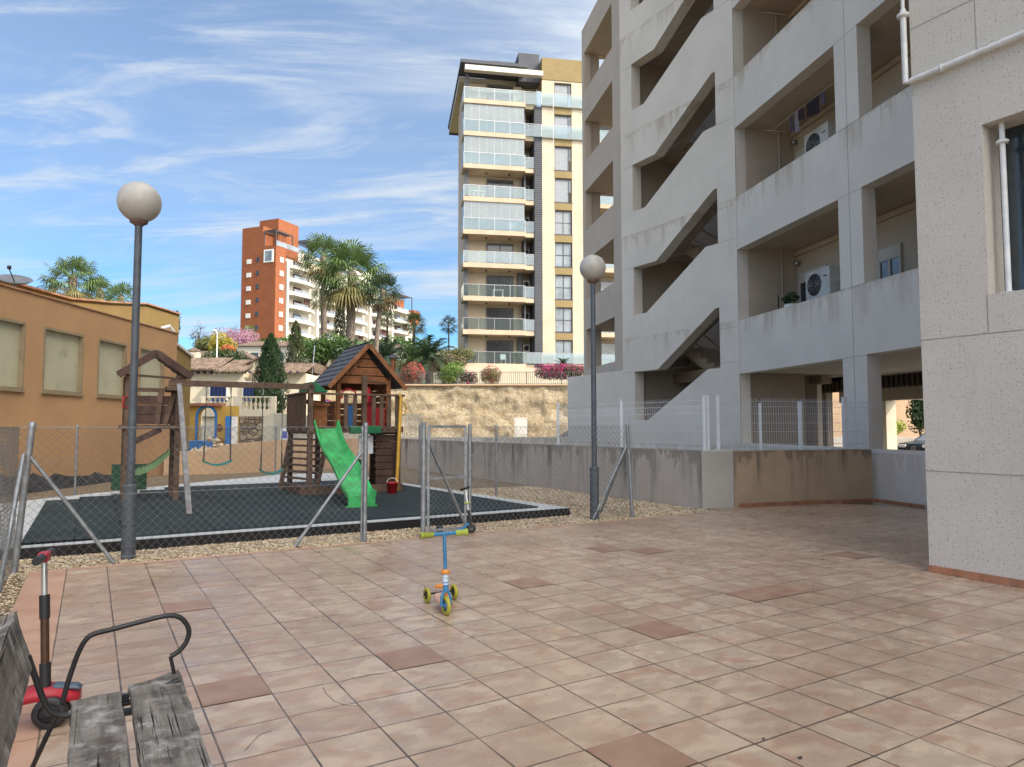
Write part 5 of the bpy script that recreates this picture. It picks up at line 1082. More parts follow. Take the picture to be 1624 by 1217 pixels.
furn('balcony_table', 2.6, .7, FZ[2], 'white table on the third balcony up of the cream tower', 'table', lambda m: m.box(TWf, (2.55, 3.55), (.65, 1.25), (FZ[2]+.72, FZ[2]+.77)))
furn('balcony_chair', 3.3, .6, FZ[0], 'white chair on the lowest balcony of the cream tower', 'chair', lambda m: (m.box(TWf, (3.28, 3.78), (.55, 1.1), (FZ[0]+.42, FZ[0]+.47)), m.box(TWf, (3.28, 3.78), (1.05, 1.1), (FZ[0]+.471, FZ[0]+.95))))
furn('balcony_chair', 4.0, .7, FZ[4], 'pale covered chair behind glass on the fifth balcony of the cream tower', 'chair', lambda m: (m.box(TWf, (3.9, 4.7), (.6, 1.1), (FZ[4]+.42, FZ[4]+.5)), m.box(TWf, (3.9, 4.7), (1.05, 1.12), (FZ[4]+.501, FZ[4]+1.05))))
furn('balcony_table', .8, .7, FZ[5], 'white folding table on the sixth balcony of the cream tower', 'table', lambda m: m.box(TWf, (.7, 1.8), (.65, 1.25), (FZ[5]+.72, FZ[5]+.78)))
# ================================================================ ORANGE AND WHITE BLOCK FAR BEHIND
d = Vector((12.5, 31, 0)).normalized(); nn = Vector((d.y, -d.x, 0))   # nn: outward of the balcony side
OC = Vector((-51, 150, 0)); OB = lambda p, q, z: OC+d*p+nn*q+Vector((0, 0, z))     # p along the wing, q outward
O = thing('orange_apartment_block', (-51, 150, 14), 'distant stepped apartment block with a brick-orange end wall and long white balcony side', 'apartment block')
m = MB(); m.box(OB, (0, 3.2), (-9.4, -3.6), (10, 45.2)); m.box(OB, (0.0, 3.19), (-3.599, 0), (10, 40.6)); m.box(OB, (3.201, 10), (-7.5, -2.2), (39.25, 47.6)); part('orange_wall', m, M_orange, O)
fls = [17.0+3.02*k for k in range(8)]
for k in range(7):
    z = 22.1+3.0*k-3
    m = MB(); m.box(OB, (-.12, .0-.002), (-7.9, -6.7), (z, z+1.0)); part('window', m, M_acw, O)
    m = MB(); m.box(OB, (-.10, -.002), (-5.2, -4.5), (z+.3, z+1.3)); part('window', m, M_dwin, O)
    m = MB(); m.box(OB, (1.3, 2.4), (.002, .12), (z+.1, z+1.2)); part('window', m, M_acw, O)
m = MB(); m.box(OB, (-.14, -.002), (-3.2, -.6), (37.0, 39.8)); o = part('window', m, M_wht, O); m = MB(); m.box(OB, (-.18, -.141), (-2.8, -1.0), (37.3, 39.5)); part('pane', m, M_lwin, o)
WL = 62.; st = [(9.0, 22, 39.3), (22, 34, 39.3), (34, 47, 37.0), (47, WL, 35.8)]
m = MB(); m.box(OB, (3.9, WL), (-9, -1.7), (10, 35.5)); m.box(OB, (3.21, 3.89), (-9, -1.7), (10, 39)); m.box(OB, (4, 34), (-9, -2.0), (35.51, 39.2)); m.box(OB, (12, 28), (-8, -4), (39.21, 42.4)); m.box(OB, (30, 44), (-8, -3), (35.52, 43.0)); part('white_wall', m, M_white, O)
M_brown = simple('brown_screen', (.09,.04,.035), .8)
bays = [(4.4, 13.5), (15, 24.5), (26, 35.5), (37, 46.5), (48, 57.5)]
for bi, (a, b) in enumerate(bays):
    for k in range(8):
        z = 15.9+3.0*k
        if z > 38 and bi > 1 or z > 35 and bi > 2: continue
        m = MB(); m.prism(lambda p, q, t: OB(p, q, t), [(a, -1.69), (a, .0), (a+1, .7), (b-3, .9), (b, .0), (b, -1.69)], z-.3, z); m.prism(lambda p, q, t: OB(p, q, t), [(a+.02, .0), (a+1, .68), (b-3, .88), (b-.02, 0), (b-.1, -.12), (b-3, .76), (a+1, .56), (a+.12, -.1)], z+.002, z+.45); part('balcony', m, M_white, O)
        m = MB(); m.box(OB, (a+1, b-3.2), (.62, .66), (z+.46, z+1.05)); part('balustrade', m, M_lwin, O)
        m = MB(); m.box(OB, (a+3.5, a+6.2), (-1.69, -1.55), (z, z+2.2)); part('window', m, M_brown if (k+bi) % 3 else M_dwin, O)
        if (k*3+bi) % 4 == 0: m = MB(); m.box(OB, (a+5.5, a+7.6), (-.2, -.05), (z+.9, z+2.6)); part('screen', m, M_brown, O)
    m = MB(); m.box(OB, (a-.7, a-.1), (-1.69, .1), (11, 38.0 if bi < 3 else 35.4)); part('pier', m, M_white, O)
for (a, b, q0, q1, z0, h) in ((0.2, 5.5, -3.4, -.2, 40.6, 3.4), (10.5, 17, -4, .3, 39.2, 5.0), (50, 59, -5, -.5, 35.5, 3.6)):
    m = MB()
    for x in (a, b):
        for y in (q0, q1): m.box(OB, (x-.1, x+.1), (y-.1, y+.1), (z0, z0+h))
    y = q0
    for i in range(9): yy = a+(b-a)*i/8; m.box(OB, (yy-.06, yy+.06), (q0, q1), (z0+h, z0+h+.2))
    for y in (q0, q1): m.box(OB, (a, b), (y-.1, y+.1), (z0+h-.22, z0+h-.01))
    part('pergola', m, bpy.data.materials.get('pergola_dark') or simple('pergola_dark', (.06,.05,.05), .8), O)
m = MB(); m.box(OB, (49, 56.4), (-4.6, -1.6), (35.52, 38.0)); m.box(OB, (59, 62.5), (-1.6, .2), (31.5, 35.5)); part('orange_penthouse', m, M_orange, O)
m = MB(); m.box(OB, (.05, 8.9), (-.05, .05), (40.62, 41.7)); m.box(OB, (9.2, 26), (.0, .1), (39.2, 40.2)); part('terrace_parapet', m, M_lwin, O)
# ================================================================ VILLA, MURAL WALL, TERRACE
V = thing('villa', (-18, 44, 1.6), 'white single-storey villa with clay-tiled eaves and blue barred windows', 'house')
m = MB(); m.box(WD, (-21.5, -18.3), (44, 50), (.5, 4.95)); m.box(WD, (-18.299, -16.7), (43.6, 50), (.5, 4.85)); m.box(WD, (-16.699, -13.0), (44.3, 50), (.5, 4.75)); part('wall', m, M_villa, V)
def tiled(m, x0, x1, y0, z0, y1, z1):
    n = max(2, int((x1-x0)/.2)); vs = []; r = 10
    for j in range(2):
        y, z = (y0, z0) if j == 0 else (y1, z1)
        for i in range(n*4+1): x = x0+(x1-x0)*i/(n*4); vs.append((x, y, z+.05*abs(math.sin(math.pi*i/4))))
    k = n*4+1; m.add(vs+[(v[0], v[1], v[2]-.09) for v in vs], [(i, i+1, k+i+1, k+i) for i in range(k-1)]+[(2*k+i, 2*k+i+1, i+1, i) for i in range(k-1)])
m = MB(); tiled(m, -21.6, -18.3, 43.45, 4.95, 46, 5.9); tiled(m, -18.3, -16.4, 43.0, 4.8, 46, 5.75); tiled(m, -16.3, -12.9, 43.7, 4.75, 46, 5.5); m.box(WD, (-21.6, -13), (45.98, 50), (4.96, 5.6)); part('roof', m, M_roof, V)
m = MB(); m.prism(lambda p, q, t: Vector((p, t, q)), [(-16.9, 4.86), (-16.9, 5.3), (-16.0, 5.75), (-14.6, 5.2), (-14.6, 4.86)], 44.6, 48); part('gable_wall', m, M_villa, V)
m = MB(); m.beam((-17.0, 46, 5.3), (-16.0, 46, 5.82), 3.2, .1); m.beam((-14.5, 46, 5.2), (-16.0, 46, 5.8), 3.2, .1); part('gable_roof', m, M_roof, V)
m = MB()
for x in [-21.4+.42*i for i in range(20)]: m.box(WD, (x, x+.12), (43.5, 44.0), (4.72, 4.84))
part('rafter_ends', m, simple('blue_black_timber', (.05,.035,.06), .8), V)
M_navy = simple('navy_shutter', (.006,.012,.04), .4)
for x, w_ in ((-18.15, .95), (-16.2, .75)):
    m = MB(); m.box(WD, (x-w_/2-.09, x+w_/2+.09), (43.42, 43.6 if x < -17 else 44.3), (3.02, 4.2)); f_ = part('window', m, simple('window_surround', (.62,.60,.55), .8) if 'window_surround' not in bpy.data.materials else bpy.data.materials['window_surround'], V)
    m = MB(); m.box(WD, (x-w_/2, x+w_/2), (43.39, 43.42), (3.08, 4.15)); part('pane', m, M_navy, f_); m = MB()
    for i in range(5): m.beam((x-w_/2+w_*i/4, 43.34, 3.05), (x-w_/2+w_*i/4, 43.34, 4.18), .025, .025)
    m.box(WD, (x-w_/2-.05, x+w_/2+.05), (43.3, 43.38), (2.98, 3.06)); part('blue_bars', m, simple('villa_blue', (.01,.04,.2), .6) if 'villa_blue' not in bpy.data.materials else bpy.data.materials['villa_blue'], f_)
c = at(307, 566, 47); m = MB(); m.box(WD, (c.x-.3, c.x+.3), (46.8, 47.4), (5.2, c.z+.35)); ch = part('chimney', m, M_villa, V); m = MB(); m.lathe((c.x, 47.1, c.z+.38), [(.5, 0), (.42, .1), (.1, .25), (0, .25)], 4); part('chimney_cap', m, M_roof, ch)
# terrace with balustrade on a stone wall
s = NT('rubble_stone'); p = s.pos(); q_ = s.map(p, (1, 1, 1.4)); v = s.vor(q_, 3.2, 'Color'); e = s.vor(q_, 3.2, 'Distance', 'DISTANCE_TO_EDGE'); sp = s.n('ShaderNodeSeparateColor'); s.l(v, sp.inputs[0])
cc = s.mix(sp.outputs[0], (.17, .12, .08), (.40, .31, .21)); cc = s.mix(s.mr(e, .02, .07, 1, 0), cc, (.07, .055, .045)); s.col(cc).set(.95).bump(s.mr(e, 0, .15), .8, .06); M_stone = s.m
TR = thing('terrace_wall', (-15.5, 38, 0), 'rubble stone terrace wall carrying a cream balustrade in front of the villa', 'terrace')
m = MB(); m.box(WD, (-14.9, -13.1), (37, 37.4), (-.1, 1.92)); part('stone_face', m, M_stone, TR)
m = MB(); m.box(WD, (-16.4, -12.6), (37.3, 43.3), (-.1, 2.0)); m.box(WD, (-16.45, -12.5), (37.1, 37.32), (1.94, 2.3)); m.box(WD, (-16.45, -12.5), (37.1, 37.35), (2.93, 3.0)); m.box(WD, (-16.4, -16.15), (37.1, 37.35), (2.301, 2.929)); m.box(WD, (-14.75, -14.25), (37.1, 37.35), (2.301, 2.929)); m.box(WD, (-12.75, -12.5), (37.1, 37.35), (2.301, 2.929)); part('parapet', m, M_villa, TR)
for x in [-15.95+.24*i for i in range(5)]+[-14.05+.24*i for i in range(6)]:
    m = MB(); m.lathe((x, 37.22, 2.301), [(.07, 0), (.07, .04), (.04, .08), (.085, .2), (.08, .28), (.035, .42), (.035, .5), (.07, .58), (.07, .628)], 12); part('baluster', m, M_villa, TR)
wall_poly('cream_wall', [(-13.0, 36.8), (-12.4, 36.6), (-9.5, 33.8), (-6.3, 33.5)], .25, -.1, [1.9, 2.1, 1.9, 1.9], M_villa, 'cream rendered wall with two round vents below the big cypress')
m = MB()
for px in (439, 443.5): c = at(px, 688.5, 35.4); m.disc(c, (-.7, -.7, 0), .06)
c = at(452, 688, 34.4)
M_mu = thing('mural_wall', (-12.6, 30, 0), 'yellow playground wall with blue-rimmed arch, blue post and painted brown shapes', 'painted wall')
ar = [(-13.55+.0, -.1)]; cxm, r_ = -13.02, .36
arc = [(cxm+r_*math.cos(math.pi*i/12), 1.86+r_*math.sin(math.pi*i/12)) for i in range(13)]
z_t = 2.28
m = MB(); m.prism(lambda p, q, t: Vector((p, 30+t, q)), rect(-14.4, -11.75, -.1, z_t), 0, .3, [[(cxm-r_, .15), (cxm+r_, .15)]+arc]); part('wall_panel', m, M_mural, M_mu)
m = MB(); oa = [(cxm+(r_+.10)*math.cos(math.pi*i/12), 1.86+(r_+.10)*math.sin(math.pi*i/12)) for i in range(13)]
m.prism(lambda p, q, t: Vector((p, 30+t, q)), [(cxm+r_+.10, .2)]+oa+[(cxm-r_-.10, .2), (cxm-r_, .2)]+arc[::-1]+[(cxm+r_, .2)], -.03, -.002); part('arch_rim', m, M_mblue, M_mu)
m = MB(); m.box(WD, (-14.4, -12.35), (29.8, 30.4), (z_t+.002, z_t+.12)); part('tiled_cap', m, simple('cap_tile', (.30,.13,.09), .8), M_mu)
m = MB(); m.box(WD, (-12.09, -11.83), (29.7, 29.98), (-.1, 1.84)); part('blue_post', m, M_mblue, M_mu); m = MB(); m.box(WD, (-11.825, -11.68), (29.7, 29.98), (-.1, 1.82)); part('white_post', m, M_wht, M_mu)
m = MB(); m.sphere((-12.45, 29.99, 1.35), .13, 14, 10, (1, .15, 1.35)); 
for a, b, w_, z in ((-12.75, -12.3, .05, .95), (-12.6, -12.15, .05, .8), (-12.5, -12.12, .08, .35), (-12.65, -12.2, .10, .15)): m.beam((a, 29.985, z), (b, 29.985, z+.06*math.sin(a*9)), .02, w_)
part('painted_shapes', m, M_rug, M_mu)
m = MB()
for i in range(8): m.beam((cxm-r_+.09*i+.05, 30.1, .15), (cxm-r_+.09*i+.05, 30.1, 1.45), .025, .025)
m.beam((cxm-r_, 30.1, 1.45), (cxm+r_, 30.1, 1.45), .03, .03); part('gate_bars', m, M_railw, M_mu)
m = MB(); m.box(WD, (-13.45, -12.5), (28.9, 29.5), (-.1, .82)); solo('blue_play_box', m, M_mblue, 'bright blue box below the blue-rimmed arch of the yellow wall', 'play box', bevel=.02)
random.seed(9); m = MB()
for i in range(46):
    a = random.random()*6.28; q = random.random()**.6; c = Vector((-13.15+.0+q*.85*math.cos(a)+1.45, 27.6+q*.5*math.sin(a), .35+.75*(1-q)*random.random())); r_ = random.uniform(.09, .17)
    m.add([(c.x+x*r_*random.uniform(.8, 1.2), c.y+y*r_, c.z+z*r_*random.uniform(.8, 1.2)) for x, y, z in ico], icf)
solo('rock_heap', m, stucco('pale_rock', (.58,.48,.34), stain=0), 'heap of pale rocks behind the cream playground wall', 'rock heap')
m = MB(); m.box(WD, (-14.2, -9.5), (24.6, 29.6), (-.1, .15)); solo('school_yard', m, M_cream, kind='structure')
wall_poly('playground_wall', [(-10.3, 20.9), (-9.2, 21.2), (-8.6, 21.6), (-7.5, 22.6), (-5.6, 24.6), (-3.6, 25.1)][::1], .2, -.1, [.66, .66, .86, .96, 1.0, 1.0], M_cream, 'low cream block wall closing the playground behind the swings')
def sign(px, py, Y, kind):
    c = at(px, py, Y)
    if kind == 'park':
        t = thing('parking_sign', c, 'round blue no-parking sign with a red rim on the wall left of the play house', 'sign'); f_ = Vector((0, -1, 0))
        m = MB(); m.lathe(c, [(0, 0), (.36, 0), (.36, -.03)], 28, f_); b_ = part('face', m, simple('sign_blue', (.05,.16,.45), .4), t); m = MB(); m.lathe(c+f_*.004, [(.30, 0), (.375, 0), (.375, -.02)], 28, f_); m.beam(c+f_*.008+Vector((-.21, 0, .21)), c+f_*.008+Vector((.21, 0, -.21)), .06, .006, (0, 1, 0)); part('red_rim', m, simple('sign_red', (.45,.05,.05), .4), t)
        m = MB(); m.tube([(c.x, c.y+.06, .0), (c.x, c.y+.06, c.z+.4)], .035, 8); part('pole', m, M_galv, t)
sign(519, 644, 40, 'park')
c = at(454, 689, 34.0); m = MB(); m.box(WD, (c.x-.2, c.x+.2), (c.y-.25, c.y-.2), (c.z-.3, c.z+.3)); t = thing('wall_poster', c, 'small white poster with a blue patch on the cream wall left of the ladder', 'poster'); part('sheet', m, M_wht, t); m = MB(); m.box(WD, (c.x-.1, c.x+.12), (c.y-.256, c.y-.252), (c.z-.18, c.z+.16)); part('print', m, simple('poster_blue', (.12,.12,.45), .6), t)
# ================================================================ TREES
M_trunk = simple('palm_trunk', (.15,.12,.095), .95, var=.3, sc=5, bump=.6, bs=14); M_bark = simple('bark', (.10,.075,.055), .95, var=.3, sc=6)
M_palm = leafm('palm_green', (.045, .085, .03), (.10, .15, .045)); M_palmd = leafm('palm_dark', (.02, .04, .02), (.04, .065, .03)); M_palmy = leafm('palm_yellow', (.13, .13, .045), (.26, .22, .09)); M_dead = leafm('palm_dead', (.16, .11, .06), (.30, .21, .12))
M_cyp = leafm('cypress', (.012, .032, .012), (.028, .058, .02), 5); M_cyp2 = leafm('cypress_olive', (.035, .045, .02), (.06, .075, .03), 5)
def fanleaf(mb, o, d, L, droop, n=15, fan=115, w=.05):
    """fan leaf: stalk from o along d, then n pleated blades"""
    d = d.normalized(); side = d.cross(Vector((0, 0, 1)))
    if side.length < .05: side = Vector((1, 0, 0))
    side.normalize(); up = side.cross(d); st_ = L*.5; e = o+d*st_+Vector((0, 0, -droop*.12))
    mb.beam(o, e, .035, .02)
    for i in range(n):
        a = R(-fan+2*fan*i/(n-1)); bd = (d*math.cos(a)+side*math.sin(a)*.95+up*.18*math.cos(a*2)).normalized(); bl = L*.62*(1-.25*abs(a)/R(fan))*random.uniform(.88, 1.08)
        m_ = e+bd*bl*.55+Vector((0, 0, -droop*.10)); t_ = e+bd*bl*.92+Vector((0, 0, -droop*.55*random.uniform(.8, 1.2))); sd = bd.cross(up).normalized()*w*L*.55
        mb.add([e, m_-sd, t_, m_+sd], [(0, 1, 2, 3)])
def fanpalm(name, base, top, r, label, nf=46, green=None, grp=None, tr=(.32, .26), lean=0, dead=True, n=15, cat='palm tree', drp=1., wb=.05):
    base, top = Vector(base), Vector(top); t = thing(name, base, label, cat, grp)
    m = MB(); N_ = 14; pts = [base.lerp(top, i/N_)+Vector((math.sin(i/N_*3)*lean, 0, 0)) for i in range(N_+1)]; m.tube(pts, [tr[0]+(tr[1]-tr[0])*i/N_+(.02 if i % 2 else 0) for i in range(N_+1)], 12); m.lathe(pts[-1], [(tr[1], -.5), (tr[1]*1.35, -.2), (tr[1]*1.2, .2), (0, .4)], 10); part('trunk', m, M_trunk, t)
    tp = pts[-1]; g = MB(); y = MB(); dd = MB()
    for i in range(nf):
        az = i*2.39996+random.uniform(-.2, .2); el = 1.35-2.15*(i/nf)+random.uniform(-.15, .15); d = Vector((math.cos(az)*math.cos(el), math.sin(az)*math.cos(el), math.sin(el)))
        L = r*random.uniform(.85, 1.08); fanleaf(g if i < nf*.8 else y, tp+d*.15, d, L, drp*r*(.22 if el > .5 else .42)*random.uniform(.8, 1.3), n, w=wb)
    if dead:
        for i in range(nf//2):
            az = random.random()*6.28; el = random.uniform(-1.35, -.75); d = Vector((math.cos(az)*math.cos(el), math.sin(az)*math.cos(el), math.sin(el))); fanleaf(dd, tp-Vector((0, 0, .2)), d, r*random.uniform(.5, .75), r*.3, 9, 60, w=.05)
    part('fronds', g, green or M_palm, t); part('lower_fronds', y, M_palmy if green is None else green, t)
    if dead: part('dead_fronds', dd, M_dead, t)
    return t
def feather(name, base, top, r, label, nf=38, green=None, tr=.3, cat='palm tree'):
    base, top = Vector(base), Vector(top); t = thing(name, base, label, cat); m = MB(); m.tube([base.lerp(top, i/8) for i in range(9)], [tr*(1+.12*(i % 2)) for i in range(9)], 12); part('trunk', m, M_bark, t); g = MB()
    for i in range(nf):
        az = i*2.39996; el = 1.3-1.6*(i/nf)+random.uniform(-.1, .1); d = Vector((math.cos(az)*math.cos(el), math.sin(az)*math.cos(el), math.sin(el))); L = r*random.uniform(.9, 1.15); pts = []
        for j in range(9): q = j/8; pts.append(top+d*L*q+Vector((0, 0, -L*.55*q*q*(1.1 if el < .6 else .7))))
        g.tube(pts, [.03-.0028*j for j in range(9)], 4, cap=False)
        for j in range(1, 9):
            for h in range(3):
                q = (j-1+h/3); c = pts[int(q)].lerp(pts[min(int(q)+1, 8)], q-int(q)); dr = (pts[j]-pts[j-1]).normalized(); sd = dr.cross(Vector((0, 0, 1))).normalized()
                for sg in (-1, 1):
                    l_ = L*.22*(1-.45*abs(q/8-.45)); tip = c+(sd*sg*.85+dr*.55+Vector((0, 0, random.uniform(-.45, .25)))).normalized()*l_; w_ = dr*.035*r/2
                    g.add([c-w_, tip, c+w_], [(0, 1, 2)])
    part('fronds', g, green or M_palmd, t); return t
def X(px, Y): return (px-812)/1115*Y
def Zp(py, Y): return HC+(676-py)/1115*Y
random.seed(31)
fanpalm('fan_palm', (X(553, 56), 56, 4.1), (X(556, 56), 56, Zp(434, 56)), 3.35, 'tallest broad fan palm with thick trunk in front of the orange and white block', 52, tr=(.38, .32), n=22, wb=.032, drp=1.25)
fanpalm('fan_palm', (X(516, 64), 64, 4.2), (X(509, 64), 64, Zp(406, 64)), 2.75, 'second fan palm just left of the tallest one, with a thinner trunk', 40, tr=(.26, .2), n=20, wb=.032, drp=1.2)
fanpalm('fan_palm', (X(597, 52), 52, 4.1), (X(606, 52), 52, Zp(462, 52)), 1.75, 'dark leaning fan palm just right of the tallest one', 30, M_palmd, tr=(.20, .15), lean=-.25, n=15)
fanpalm('fan_palm', (X(511, 80), 80, 6), (X(507, 80), 80, Zp(473, 80)), 1.7, 'small thin fan palm below the left side of the tall palm crowns', 24, tr=(.14, .1), dead=False, n=13)
fanpalm('fan_palm', (X(613, 74), 74, 4.5), (X(613, 74), 74, Zp(506, 74)), 1.25, 'small fan palm right of the dark leaning palm trunk', 24, dead=False, tr=(.13, .1))
fanpalm('fan_palm', (X(655, 74), 74, 4.5), (X(656, 74), 74, Zp(512, 74)), 1.55, 'bushy fan palm at the right end of the white balcony block', 30, dead=False, tr=(.15, .12))
fanpalm('fan_palm', (X(712, 80), 80, 5), (X(711, 80), 80, Zp(514, 80)), 1.25, 'slender fan palm standing alone beside the cream tower', 22, M_palmd, dead=False, tr=(.09, .07))
fanpalm('fan_palm', (X(393, 110), 110, 11), (X(393, 110), 110, Zp(528, 110)), 1.6, 'small fan palm at the foot of the orange end wall', 24, dead=False)
fanpalm('fan_palm', (X(108, 34), 34, 0), (X(108, 34), 34, Zp(442, 34)), 1.5, 'largest fan palm behind the roof of the tan school', 34, tr=(.2, .15), n=20, wb=.036, drp=1.3)
fanpalm('fan_palm', (X(152, 38), 38, 0), (X(152, 38), 38, Zp(463, 38)), 1.0, 'small fan palm behind the school roof, right of the largest', 28, tr=(.2, .15))
fanpalm('fan_palm', (X(186, 40), 40, 0), (X(186, 40), 40, Zp(474, 40)), 1.1, 'low fan palm behind the school roof beside the left lamp post', 30, tr=(.2, .15))
feather('date_palm', (X(681, 52), 52, 4.1), (X(681, 52), 52, Zp(566, 52)), 2.5, 'date palm with dark trunk behind the dark garden railing', 44, tr=.28)
feather('date_palm', (X(612, 56), 56, 4.1), (X(612, 56), 56, Zp(568, 56)), 2.7, 'date palm with bluish fronds behind the play house chimney', 40, leafm('palm_blue', (.03, .055, .035), (.06, .09, .055)))
feather('roof_palm', TWf(10.3, 2.4, 35.0), TWf(10.3, 2.4, 35.4), .8, 'small yellow-green palm on the roof of the cream tower', 22, M_lfy, .06)
# cypresses
def cypress(loc, h, r, label, mat, n=5200, size=.10):
    t = thing('cypress', loc, label, 'cypress tree', None); L = Vector(loc); m = MB(); m.tube([L, L+Vector((0, 0, h*.5))], [.12, .06], 8); part('trunk', m, M_bark, t); g = MB()
    for i in range(n):
        q = random.random(); az = random.random()*6.28; prof = r*(min(1, (q+.03)*5.)**.5)*(1-q**2.6)**.75*(1+.20*math.sin(az*5+q*17)+.10*math.sin(az*11-q*31)); rr = prof*(.55+.45*random.random()**.5)
        p = L+Vector((rr*math.cos(az), rr*math.sin(az), .1+h*q)); u = (Vector((math.cos(az)*.35, math.sin(az)*.35, 1))+Vector((random.gauss(0, .3), random.gauss(0, .3), 0))).normalized(); v = Vector((-math.sin(az)+random.gauss(0, .4), math.cos(az)+random.gauss(0, .4), random.gauss(0, .3))).normalized(); s_ = size*random.uniform(.6, 1.4)
        g.add([p-v*s_*.35, p+u*s_*1.6, p+v*s_*.35, p-u*s_*.5], [(0, 1, 2, 3)])
    part('crown', g, mat, t); return t
cypress((X(428, 40), 40, 1.6), Zp(533, 40)-1.6, .90, 'large dark cypress in front of the villa, left of the play house', M_cyp, 9000, .09)
cypress((X(467, 53), 53, 4.1), Zp(511, 53)-4.1, .72, 'olive-green cypress just right of the large dark one', M_cyp2, 5200)
cypress((X(538, 60), 60, 4.1), Zp(462, 60)-4.1, .75, 'narrow cypress behind the tallest palm trunk', M_cyp2, 5000)
# leafy trees
def tree(name, px, py, Y, r, zb, mat, label, n=2600, size=.22, sc=(1,1,.9), cat='tree', lob=9, bare=False):
    c = Vector((X(px, Y), Y, Zp(py, Y))); base = Vector((c.x, Y, zb)); t = thing(name, base, label, cat); m = MB(); m.tube([base, base.lerp(c, .6)+Vector((.1, 0, 0)), c], [r*.09, r*.06, r*.03], 8); g = MB()
    for i in range(lob):
        a = i*2.4; q = r*.55*(.4+.6*random.random()); e = c+Vector((math.cos(a)*q*sc[0], math.sin(a)*q*sc[1], random.uniform(-.45, .55)*r*sc[2])); m.tube([base.lerp(c, .55), (base.lerp(c, .8)+e)/2, e], [r*.045, r*.03, r*.012], 5)
        if bare:
            for j in range(14): k_ = e+Vector((random.gauss(0, 1), random.gauss(0, 1), abs(random.gauss(0, 1))+.2))*r*.26; m.tube([e+(k_-e)*0, (e+k_)/2+Vector((random.gauss(0, .06)*r,)*3), k_], [r*.012, r*.008, r*.004], 3, cap=False)
        leafblob(g, e, r*.55, n//lob, size, sc, .6)
    part('trunk', m, M_bark, t)
    part('crown', g, mat, t); return t
M_pinkf = leafm('pink_blossom', (.25, .12, .17), (.38, .21, .28)); M_yelf = leafm('yellow_foliage', (.22, .19, .03), (.36, .30, .05)); M_orf = leafm('orange_foliage', (.34, .09, .035), (.42, .16, .05)); M_boug = leafm('bougainvillea', (.30, .015, .10), (.45, .04, .18)); M_redb = leafm('red_bracts', (.24, .02, .03), (.36, .06, .06)); M_brn = leafm('brown_foliage', (.09, .06, .04), (.16, .12, .07)); M_lfg = leafm('leaf_fresh', (.07, .13, .02), (.13, .20, .04)); M_lfo = leafm('leaf_olive', (.08, .085, .03), (.13, .14, .05))
tree('judas_tree', 374, 548, 95, 3.0, 8, M_pinkf, 'pink blossoming tree at the foot of the orange block', 5200, .20, (1.2, 1, .8), lob=14)
tree('small_tree', 348, 548, 80, 1.8, 7, M_yelf, 'yellow-leaved tree right of the villa chimney', 2200)
tree('small_tree', 324, 545, 86, 1.5, 7, M_lfo, 'olive tree left of the yellow-leaved one', 1500)
tree('small_tree', 360, 556, 72, .9, 6, M_orf, 'small orange-leaved tree below the pink blossoming tree', 1200, .15)
tree('bare_tree', 312, 528, 90, 1.8, 7, M_brn, 'bare leafless tree above the villa chimney', 90, .12, bare=True); tree('bare_tree', 362, 528, 105, 1.6, 9, M_brn, 'thin bare tree beside the left edge of the orange wall', 60, .12, bare=True)
tree('round_tree', 257, 510, 60, 1.35, 3, M_lfd, 'round dark tree behind the end of the school roof', 1800)
tree('bushy_tree', 512, 556, 50, 1.6, 4.1, M_lfm, 'dense green tree between the cypresses and the play house', 3600, .16, (1.3, 1, .8))
tree('bushy_tree', 546, 560, 49.5, 1.2, 4.1, M_lfd, 'dark bushy tree behind the ridge of the play house roof', 2200, .16)
tree('dark_shrub', 350, 570, 55, 1.4, 4.0, M_lfd, 'dark spreading shrub above the villa roof', 2200, .16, (1.6, 1, .6))
tree('dark_shrub', 490, 585, 49.5, .8, 4.1, M_lfg, 'low light-green shrub behind the pale railing', 1400, .12, (1.8, 1, .6))
for i, (px, py, Y, r, mt, lb) in enumerate(((608, 585, 58, 1.2, M_lfy, 'yellow-green shrub behind the play house chimney'), (640, 588, 56, 1.3, M_lfo, 'olive shrub below the bluish date palm'), (660, 578, 60, 1.3, M_lfg, 'fresh green shrub left of the date palm trunk'), (702, 583, 58, 1.5, M_brn, 'brownish shrub right of the date palm trunk'), (722, 568, 60, 1.4, M_lfo, 'olive shrub beside the foot of the cream tower'), (586, 592, 54, 1.3, M_lfm, 'green shrub hidden behind the play house roof'), (650, 560, 66, 1.6, M_lfm, 'green shrub mass between the two date palms'), (632, 600, 51, .75, M_brn, 'brown rounded shrub left of the red bracted ball'))):
    tree('garden_shrub', px, py, Y, r, 4.2, mt, lb, 1900, .14, (1.3, 1, .75), 'shrub')
gz = 4.2
bush('red_bush', (X(655, 48.9), 48.9, gz), .86, 1500, .10, M_brn, 'rounded bush with red tops on the railing of the retaining wall', extra=(M_redb, 900))
bush('green_bush', (X(717, 48.8), 48.8, gz-.1), 1.0, 2400, .11, M_lfg, 'bright green round bush spilling over the retaining wall railing', sc=(1, .8, 1.0))
bush('magenta_bush', (X(743, 48.7), 48.7, gz-.1), .62, 1100, .09, M_lfd, 'small dark bush with magenta flowers right of the bright green bush', extra=(M_boug, 260))
bush('brown_ball_bush', (X(779, 48.7), 48.7, gz), .74, 1700, .09, M_lfo, 'reddish-brown ball-shaped bush over the railing before the cream tower', extra=(M_redb, 420))
t = thing('bougainvillea_hedge', (X(888, 48.9), 48.9, gz), 'long magenta bougainvillea hedge at the right end of the railing', 'hedge'); m = MB(); e = MB()
